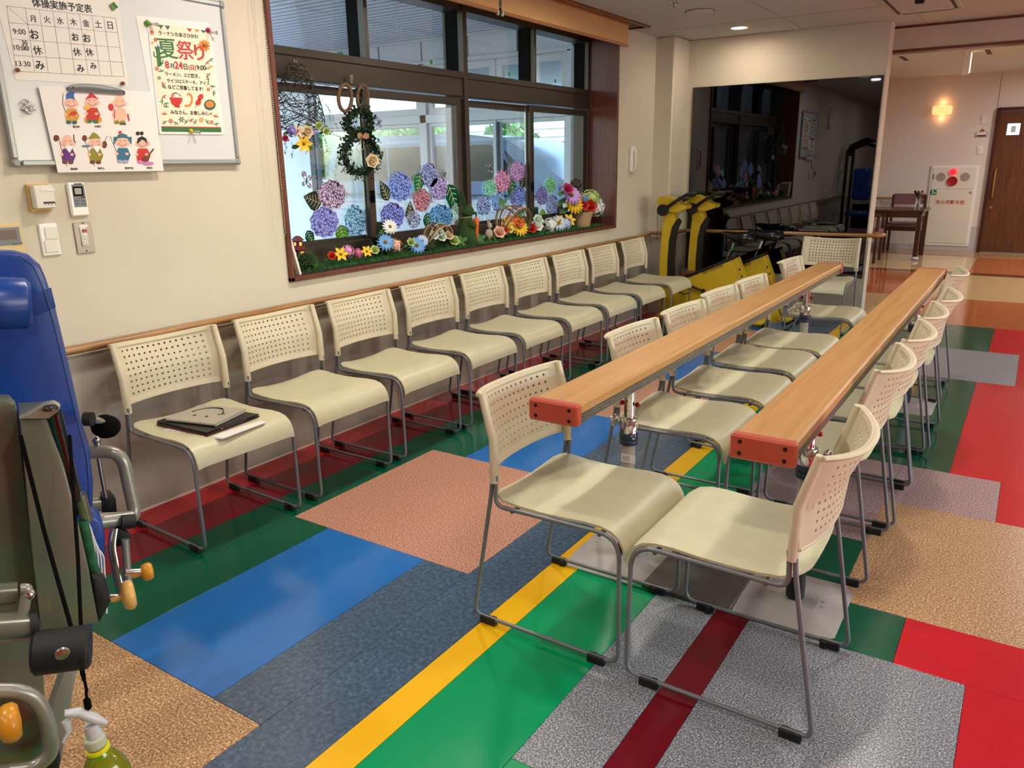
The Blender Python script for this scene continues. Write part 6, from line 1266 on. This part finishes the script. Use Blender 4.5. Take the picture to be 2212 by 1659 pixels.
def ringpts(cx, cy, rx, ry_, n=28): return [at_x(*n1(cx + rx * math.cos(a), cy + ry_ * math.sin(a)), XV) - O for a in [2 * PI * k / n for k in range(n)]]
MB().tube(ringpts(1220, 600, 105, 215), .0105, 8, closed=True).build('twig_ear', 'twig', t, 60); MB().tube(ringpts(1500, 590, 85, 195), .0105, 8, closed=True).build('twig_ear', 'twig', t, 60)
for cx, cy, rx, ry_, n in ((1440, 1000, 185, 200, 330), (1455, 1500, 250, 300, 520)):
    pts = ringpts(cx, cy, rx, ry_, 40); MB().tube(pts, .013, 7, closed=True).build('twig_hoop', 'wire_dark', t, 60); mb = MB()
    for k in range(n * 2):
        p = pts[RF.randrange(40)] + Vector((RF.uniform(-.03, .035), RF.gauss(0, .016), RF.gauss(0, .016))); mb.petal(Matrix.Translation(p) @ rz4(RF.uniform(0, 6.3)) @ ry(RF.uniform(-1.4, 1.4)), .020, .016, .25, 2)
    mb.build('ivy_leaves', 'ivy', t, 60)['kind'] = 'stuff'
mb = MB()
for k in range(40): mb.petal(Matrix.Translation(at_x(*n1(1430 + RF.uniform(-60, 60), 560 + RF.uniform(-110, 160)), XV) - O) @ rz4(RF.uniform(0, 6.3)) @ ry(RF.uniform(-1, 1)), .02, .015, .2, 2)
mb.build('ivy_tip', 'ivy', t, 60)['kind'] = 'stuff'
bw = MB()
for a in (.5, 2.6): bw.petal(face_room(at_x(*n1(1500, 1235), XV + .04) - O, 0.) @ rz4(a), .04, .035, .3)
bw.build('ribbon_bow', M('ribbon', 'a8805c', .6), t, 60); MB().tube([at_x(*n1(x, y), XV + .04) - O for x, y in ((1480, 1260), (1400, 1400), (1440, 1480), (1520, 1400), (1510, 1280))], .0018, 5).build('ribbon_heart', 'twig_pale', t)
MB().tube([at_x(*n1(x, y), XV) - O for x, y in ((1330, 280), (1350, 420), (1400, 470), (1440, 520))], .0022, 6).build('hanging_wire', 'twig', t)
flower('rose', 'cream', n1(1640, 1600), 13, 'cream rose pinned low on the ivy wreath', X=-3.225, tilt=0., group='rose on the ivy wreath', leaves=0)
for q, lb in ((n1(1335, 300), 'clear adhesive hook on the transom bar holding the ivy wreath'), (n1(440, 60), 'clear adhesive hook on the transom bar above the wire dome')):
    t = thing('adhesive_hook', lb, 'hook', at_x(q[0], q[1], FX + .03)); MB().box((-.004, 0, 0), (.004, .022, .045), b=.0015).build('hook_plate', M('hook_clear', '8c8474', .2), t); MB().tube([(0, 0, -.005), (.010, 0, -.015), (.012, 0, -.004)], .002, 6).build('hook_pin', 'steel', t)
# ------------------------------------------------------------------ hall beyond the header
a6 = sc(1860, 0, 352, 942); YW = Y_END; m6 = sc(1860, 380, 270, 2036)
def W6(x, y, Y=YW): return at_y(*a6(x, y), Y)
# door
dr = thing('door_1', None, None, (-.1, YW, 0)); dr['kind'] = 'structure'; x0 = -.665; x1 = .30
MB().box(((x0 + x1) / 2 + .1, -.012, 1.055), (x1 - x0 - .04, .03, 2.08)).build('door_leaf', 'wood_door', dr, 0)
for x in (x0, x1): MB().box((x + .1, -.02, 1.07), (.04, .06, 2.14), b=.003).build('door_frame', 'wood_dark', dr, 30)
MB().box(((x0 + x1) / 2 + .1, -.02, 2.13), (x1 - x0, .06, .04), b=.003).build('door_frame', 'wood_dark', dr, 30)
MB().box((-.44 + .1, -.030, 1.835), (.165, .008, .165), b=.002).build('glowing_door_pane', 'glowing_door_pane', dr, 0); MB().box((-.44 + .1, -.035, 1.835), (.06, .003, .09)).build('notice', M('notice_grey', 'b8c8cc', .5), dr, 0)  # door pane given its own glow in place of light coming through it
MB().tube(fillet([(-.585 + .1, -.03, 1.27), (-.585 + .1, -.06, 1.25), (-.582 + .1, -.06, .84), (-.582 + .1, -.03, .82)], .02), .011, 10).build('pull_handle', M('brass', 'b08030', .3, .7), dr); MB().cyl((-.58 + .1, -.028, .69), (-.58 + .1, -.04, .69), .022, n=16).build('lock_cylinder', 'steel', dr)
MB().box(((x0 + x1) / 2 + .1, -.03, .008), (x1 - x0 - .06, .03, .012)).build('threshold', 'aluminium', dr, 0)
# fire hose cabinet
hc = thing('hydrant_cabinet', 'white wall hydrant cabinet with red alarm lamps and red Japanese lettering', 'fire cabinet', (-1.14, YW, .7))
MB().box((0, -.012, 0), (.66, .024, 1.24), b=.004).build('cabinet_frame', 'white_gloss', hc, 30); MB().box((0, -.028, .425), (.60, .010, .325), b=.003).build('alarm_panel', 'white_plastic', hc, 30)
dd = MB().box((0, -.028, -.165), (.60, .010, .83), b=.003).build('cabinet_door', 'white_plastic', hc, 30)
FB = basis((0, 0, 0), (1, 0, 0), (0, 0, 1), (0, -1, 0))
def disc(p, r, d, mat, name, par=hc, prof=None): MB().lathe(prof or [(r, 0), (r, d), (0, d)], 24, basis(p, (1, 0, 0), (0, 0, 1), (0, -1, 0))).build(name, mat, par, 40)
disc((-.015, -.033, .525), .052, 0, 'red_lamp', 'alarm_lamp', prof=[(.052, 0), (.045, .03), (.02, .045), (0, .046)]); disc((-.015, -.033, .38), .072, .02, M('alarm_red', 'a01420', .35), 'alarm_button', prof=[(.075, 0), (.072, .02), (.03, .008), (.022, .008), (.022, .014), (0, .014)])
for x in (-.18, .155): disc((x, -.033, .445), .066, .004, M('grille', '9a9088', .6, var=.4, vscale=400), 'speaker_grille')
MB().box((-.285, -.035, .45), (.018, .004, .08)).build('panel_slot', 'panel_grey', hc, 0); g_ = MB().box((-.255, -.035, .21), (.085, .004, .08)).build('green_sign', M('sign_green', '0f7a4c', .4), hc, 0)
pg = MB(); pg.box((-.268, -.038, .205), (.014, .002, .045)); pg.cyl((-.268, -.0375, .236), (-.268, -.039, .236), .008, n=10); pg.box((-.258, -.038, .21), (.020, .002, .008)); pg.box((-.235, -.038, .198), (.016, .002, .024)); pg.build('sign_figure', 'p_white', g_, 0)
text('消火用散水栓', M('hydrant_red', 'b01c20', .5), basis((-.215, -.0335, .035), (1, 0, 0), (0, 0, 1), (0, -1, 0)), .085, dd, wfit=.415, bold=.015)
st_ = MB(); st_.box((.255, -.034, .215), (.03, .002, .012)); st_.box((.255, -.034, .195), (.03, .002, .008)); st_.build('door_sticker', 'ink_soft', dd, 0); MB().box((-.31, -.036, -.14), (.018, .012, .17), b=.003).build('door_latch', 'steel', hc, 30)
# sconce, switches, sign
sn = thing('wall_sconce', 'glowing orange wall light on the hall wall above the fire cabinet', 'wall light', (-1.42, YW, 2.15)); MB().box((0, -.05, 0), (.27, .09, .13), b=.02).build('lamp_shade', 'sconce_shade', sn, 40); MB().box((0, -.006, 0), (.12, .012, .10)).build('wall_plate', 'white_plastic', sn, 0)
pl_ = bpy.data.lights.new('sconce_light', 'POINT'); pl_.energy = .55; pl_.color = (1, .5, .2); pl_.shadow_soft_size = .04
for dz in (-.12, .12): o_l = bpy.data.objects.new('sconce_light', pl_); COL.objects.link(o_l); o_l.location = (-1.42, YW - .06, 2.15 + dz)
t = thing('wall_socket_plate', 'small beige plate high on the hall wall beside the door', 'switch', W6(710, 693)); MB().box((0, -.006, 0), (.07, .012, .12), b=.003).build('cover_plate', 'white_plastic', t); MB().box((0, -.014, .01), (.03, .004, .05)).build('rocker', 'white_gloss', t, 0)
t = thing('call_sign', 'grey sign with dark text strip and a small red triangle beside the hall door', 'sign', W6(698, 778)); MB().box((0, -.008, 0), (.165, .014, .075), b=.003).build('sign_plate', M('sign_grey', 'b4aeb0', .4), t); MB().box((-.005, -.016, .014), (.12, .003, .026)).build('text_strip', 'paper', t, 0); MB().box((-.005, -.016, -.018), (.12, .003, .020)).build('text_strip', M('sign_brown', '5a2a24', .4), t, 0); MB().prism([(-.035, .05), (.035, .05), (0, .085)], .004, .010, FB).build('red_triangle', 'hydrant_red', t, 0)
t = thing('light_switch', 'pale light switch on the hall wall below the grey sign', 'switch', W6(687, 867)); MB().box((0, -.006, 0), (.075, .012, .12), b=.004).build('cover_plate', 'white_gloss', t); MB().box((0, -.014, 0), (.04, .005, .075)).build('rocker', 'white_plastic', t, 0)
MB().box((-.69, YW - .002, 2.3), (.006, .004, .75)).build('trim_5', 'joint_dark', None, 0)['kind'] = 'structure'
hr = thing('handrail', 'brown wooden handrail on the hall wall behind the table', 'handrail', (-1.9, YW - .07, .815)); MB().cyl((-.42, 0, 0), (.36, 0, 0), .018, n=12).build('rail', 'wood_rail_x', hr, 60); 
for x in (-.25, .15): MB().tube([(x, 0, -.01), (x, 0, -.05), (x, .065, -.06)], .008, 8).build('bracket', 'bracket', hr)
struct('baseboard_far', MB().box((-1.55, YW - .006, .045), (1.72, .012, .09), b=.002), M('base_grey', 'b8b2b4', .5), smooth=30)
struct('trim_6', MB().box((-.74, YW - .005, .2), (.14, .010, .38)), 'base_grey')
# hall window in the side wall
hwd = thing('window_3', None, None, (-2.35, 12.45, 0)); hwd['kind'] = 'structure'
for y in (.42, 1.58): MB().box((.01, y, 1.28), (.07, .06, 1.72), b=.004).build('window_frame', 'wood_dark', hwd, 30)
for z in (.44, 2.10): MB().box((.01, 1.0, z), (.07, 1.2, .06), b=.004).build('window_frame', 'wood_dark', hwd, 30)
MB().box((-.03, 1.0, 1.28), (.008, 1.15, 1.6)).build('window_pane', 'glass', hwd, 0)
# ceiling lights and vents of the hall and room
t = thing('guide_lamp', 'small upright white guide lamp hanging from the hall ceiling', 'ceiling light', (-.93, 11.4, 2.66)); MB().box((0, 0, -.13), (.075, .10, .26), b=.006).build('lamp_body', 'white_gloss', t); MB().box((.040, 0, -.13), (.006, .085, .22)).build('light_strip', 'exit_lamp', t, 0)
for q, lb in ((a6(540, 312), 'long slim air vent in the hall ceiling'),):
    p = at_z(*q, 2.66); t = thing('ceiling_vent', lb, 'air vent', (p.x - .1, p.y, 2.66)); MB().box((0, 0, -.003), (1.0, .9, .006)).build('vent_panel', 'ceiling_board', t, 0)
    for s in (-1, 1): MB().box((s * .46, 0, -.008), (.05, .5, .006)).build('vent_slot', 'ink_soft', t, 0)
p0 = at_z(*a6(140, 25), CEIL); p1 = at_z(*a6(200, 78), CEIL); p2 = at_z(*a6(588, 45), CEIL)
t = thing('air_conditioner', 'square white ceiling air conditioner cassette near the header', 'air conditioner', ((p1.x + p2.x) / 2, 6.85, CEIL)); w_ = p2.x - p1.x + .02
MB().box((0, 0, -.006), (w_, .86, .012), b=.003).build('cassette_frame', 'ceiling_board', t, 30); MB().box((0, 0, -.014), (w_ - .13, .70, .006), b=.002).build('centre_panel', 'ceiling_board', t, 30)
for s in (-1, 1): MB().box((s * (w_ / 2 - .04), 0, -.0125), (.02, .74, .003)).build('air_slot', 'ink_soft', t, 0); MB().box((0, s * .39, -.0125), (w_ - .12, .02, .003)).build('air_slot', 'ink_soft', t, 0)
MB().box((.02, -.25, -.035), (.06, .05, .03), b=.006).build('sensor', 'black_plastic', t)
p = at_z(*q5(532, 60), CEIL); t = thing('ceiling_speaker', 'flat round ceiling speaker between the downlight and the blind', 'speaker', (p.x, p.y, CEIL)); MB().lathe([(.105, -.001), (.100, -.012), (.06, -.018), (0, -.018)][::-1], 32).build('speaker_cover', 'ceiling_board', t, 40); MB().lathe([(.112, -.001), (.112, -.004), (.104, -.005)], 32).build('rim_ring', 'joint', t, 40)
p = at_z(*q5(397, 12), CEIL); t = thing('sprinkler_head', 'small sprinkler head in the ceiling above the window blind', 'sprinkler', (p.x, p.y, CEIL)); MB().lathe([(.035, -.001), (.033, -.006), (.012, -.010), (.010, -.03), (.016, -.032), (0, -.034)], 20).build('sprinkler_body', 'steel', t, 40)
# table, armchairs, vase
tb = thing('hall_table', 'dark wooden table in the hall with a flower vase on it', 'table', (-1.77, 13.18, 0)); MB().box((0, .0, .70), (.88, .86, .035), b=.006).build('tabletop', 'wood_dark', tb, 30); MB().box((0, -.39, .645), (.74, .03, .07)).build('apron', 'wood_dark', tb, 0); MB().box((.38, 0, .645), (.03, .76, .07)).build('apron', 'wood_dark', tb, 0)
for x in (-.39, .39):
    for y in (-.38, .38): MB().box((x, y, .34), (.062, .062, .68), b=.006).build('leg', 'wood_dark', tb, 30)
MB().ball((.39, -.38, .03), (.055, .06, .032), 12, 8).build('foot_cover', M('foot_cloth', 'b8bccc', .8, var=.6, vscale=60), tb, 60)
def armchair(x, y, rz, label):
    t = thing('wooden_armchair', label, 'chair', (x, y, 0), rz, 'dark wooden armchairs in the hall')
    MB().box((0, 0, .43), (.50, .48, .07), b=.02).build('seat_cushion', M('mauve_cloth', '7c5250', .8, var=.05), t, 40); MB().box((0, 0, .375), (.50, .48, .05), b=.004).build('seat_frame', 'wood_dark', t, 30)
    for a in (-.23, .23):
        for b in (-.22, .22): MB().box((a, b, .33 if b < 0 else .44), (.038, .038, .66 if b < 0 else .88), b=.004).build('leg', 'wood_dark', t, 30)
        MB().box((a, -.02, .665), (.05, .46, .03), b=.008).build('armrest', 'wood_dark', t, 30)
    MB().box((0, .225, .82), (.46, .03, .16), b=.01).build('backrest', 'mauve_cloth', t, 30); return t
armchair(-1.70, 13.87, 0, 'dark wooden armchair with mauve seat pushed to the hall table'); armchair(-2.05, 12.4, math.radians(90), 'second dark armchair half hidden behind the mirrored wall end')
v = thing('glass_vase', 'small clear glass vase with drooping reddish flowers on the hall table', 'vase', at_z(*a6(325, 1197), .7185)); MB().lathe([(.03, .0), (.036, .02), (.036, .07), (.026, .10), (.034, .13)], 18).build('vase', 'clear_plastic', v, 60); mb = MB(); rv2 = random.Random(6)
for k in range(26): mb.petal(Matrix.Translation((rv2.gauss(0, .055), rv2.gauss(0, .03), .17 + rv2.gauss(0, .035))) @ rz4(rv2.uniform(0, 6)) @ ry(rv2.uniform(-1, 1)), .05, .035, .3)
mb.build('leaves', 'ivy', v, 60); mb = MB(); 
for k in range(4): flower_mesh(mb, 'rose', face_room(Vector((rv2.uniform(-.05, .07), -.02, .17 + rv2.uniform(-.03, .03))), .3), .03)
mb.build('blossoms', M('wilted', '8c4a44', .8), v, 60)
for k in range(4): MB().tube([(0, 0, .01), (rv2.uniform(-.03, .03), 0, .16)], .0018, 5).build('stem', 'leaf_green', v)
# ------------------------------------------------------------------ what only the wall mirror shows, behind the camera side
t = thing('weight_machine', 'tall black training machine with blue pads, seen only reflected in the wall mirror', 'exercise machine', (-2.72, -.75, 0))
for x in (-.25, .25):
    for y in (-.3, .25): MB().box((x, y, .80), (.05, .05, 1.60), b=.004).build('upright_post', 'black_plastic', t, 30)
hd_ = MB().tube([(-.28, -.02, 1.50), (-.24, -.02, 1.64), (0, -.02, 1.74), (.24, -.02, 1.66), (.29, -.02, 1.50)], [.09, .11, .12, .11, .09], 12, sq=(1, .6)); hd_.build('top_hood', 'black_vinyl', t, 50)
for k in range(10): MB().box((0, -.28, .2 + k * .045), (.34, .12, .038), b=.003).build('weight_plate', 'bronze_dark', t, 0)
MB().box((.05, .30, 1.0), (.30, .08, .55), loc_rot(rx=.0), b=.03).build('back_pad', 'leather_blue', t, 40); MB().box((.05, .5, .5), (.34, .40, .08), b=.03).build('seat_pad', 'leather_blue', t, 40)
MB().box((.05, .35, .05), (.5, .9, .06), b=.01).build('base_frame', 'machine_grey', t, 30)
for s in (-1, 1): MB().tube(fillet([(s * .26, .2, 1.25), (s * .30, .5, 1.2), (s * .30, .6, .95)], .06), .017, 10).build('press_arm', 'machine_tube', t, 50)
for i, (x, y) in enumerate(DOWN_AND_FILL):
    zc = 2.66 if y > 8.1 else CEIL
    downlight_and_fill(x, y, zc - .012, DPOW * (4.0 if y > 8.1 else .28 if i == 0 else .6 if x > 1 else 1))
    if i > 2: continue   # only the lamps the photo shows, directly or in the mirror, get a fitting
    t = thing('ceiling_downlight', '', 'ceiling light', (x, y, zc), 0, 'recessed round ceiling lights')
    t['label'] = 'round recessed ceiling downlight shining near the end wall above the mirror' if i == 0 else ['', 'round recessed ceiling downlight mirrored at the very top edge of the dark mirror', 'round recessed ceiling downlight mirrored lower in the corner of the dark mirror'][i]
    MB().lathe([(.085, -.001), (.083, -.006), (.068, -.006), (.062, .002), (.062, .004)], 28).build('trim_ring', 'white_gloss', t, 40)
    MB().lathe([(.061, -.003), (0, -.003)][::-1], 24).build('lamp_disc', 'lamp_disc', t, 0)
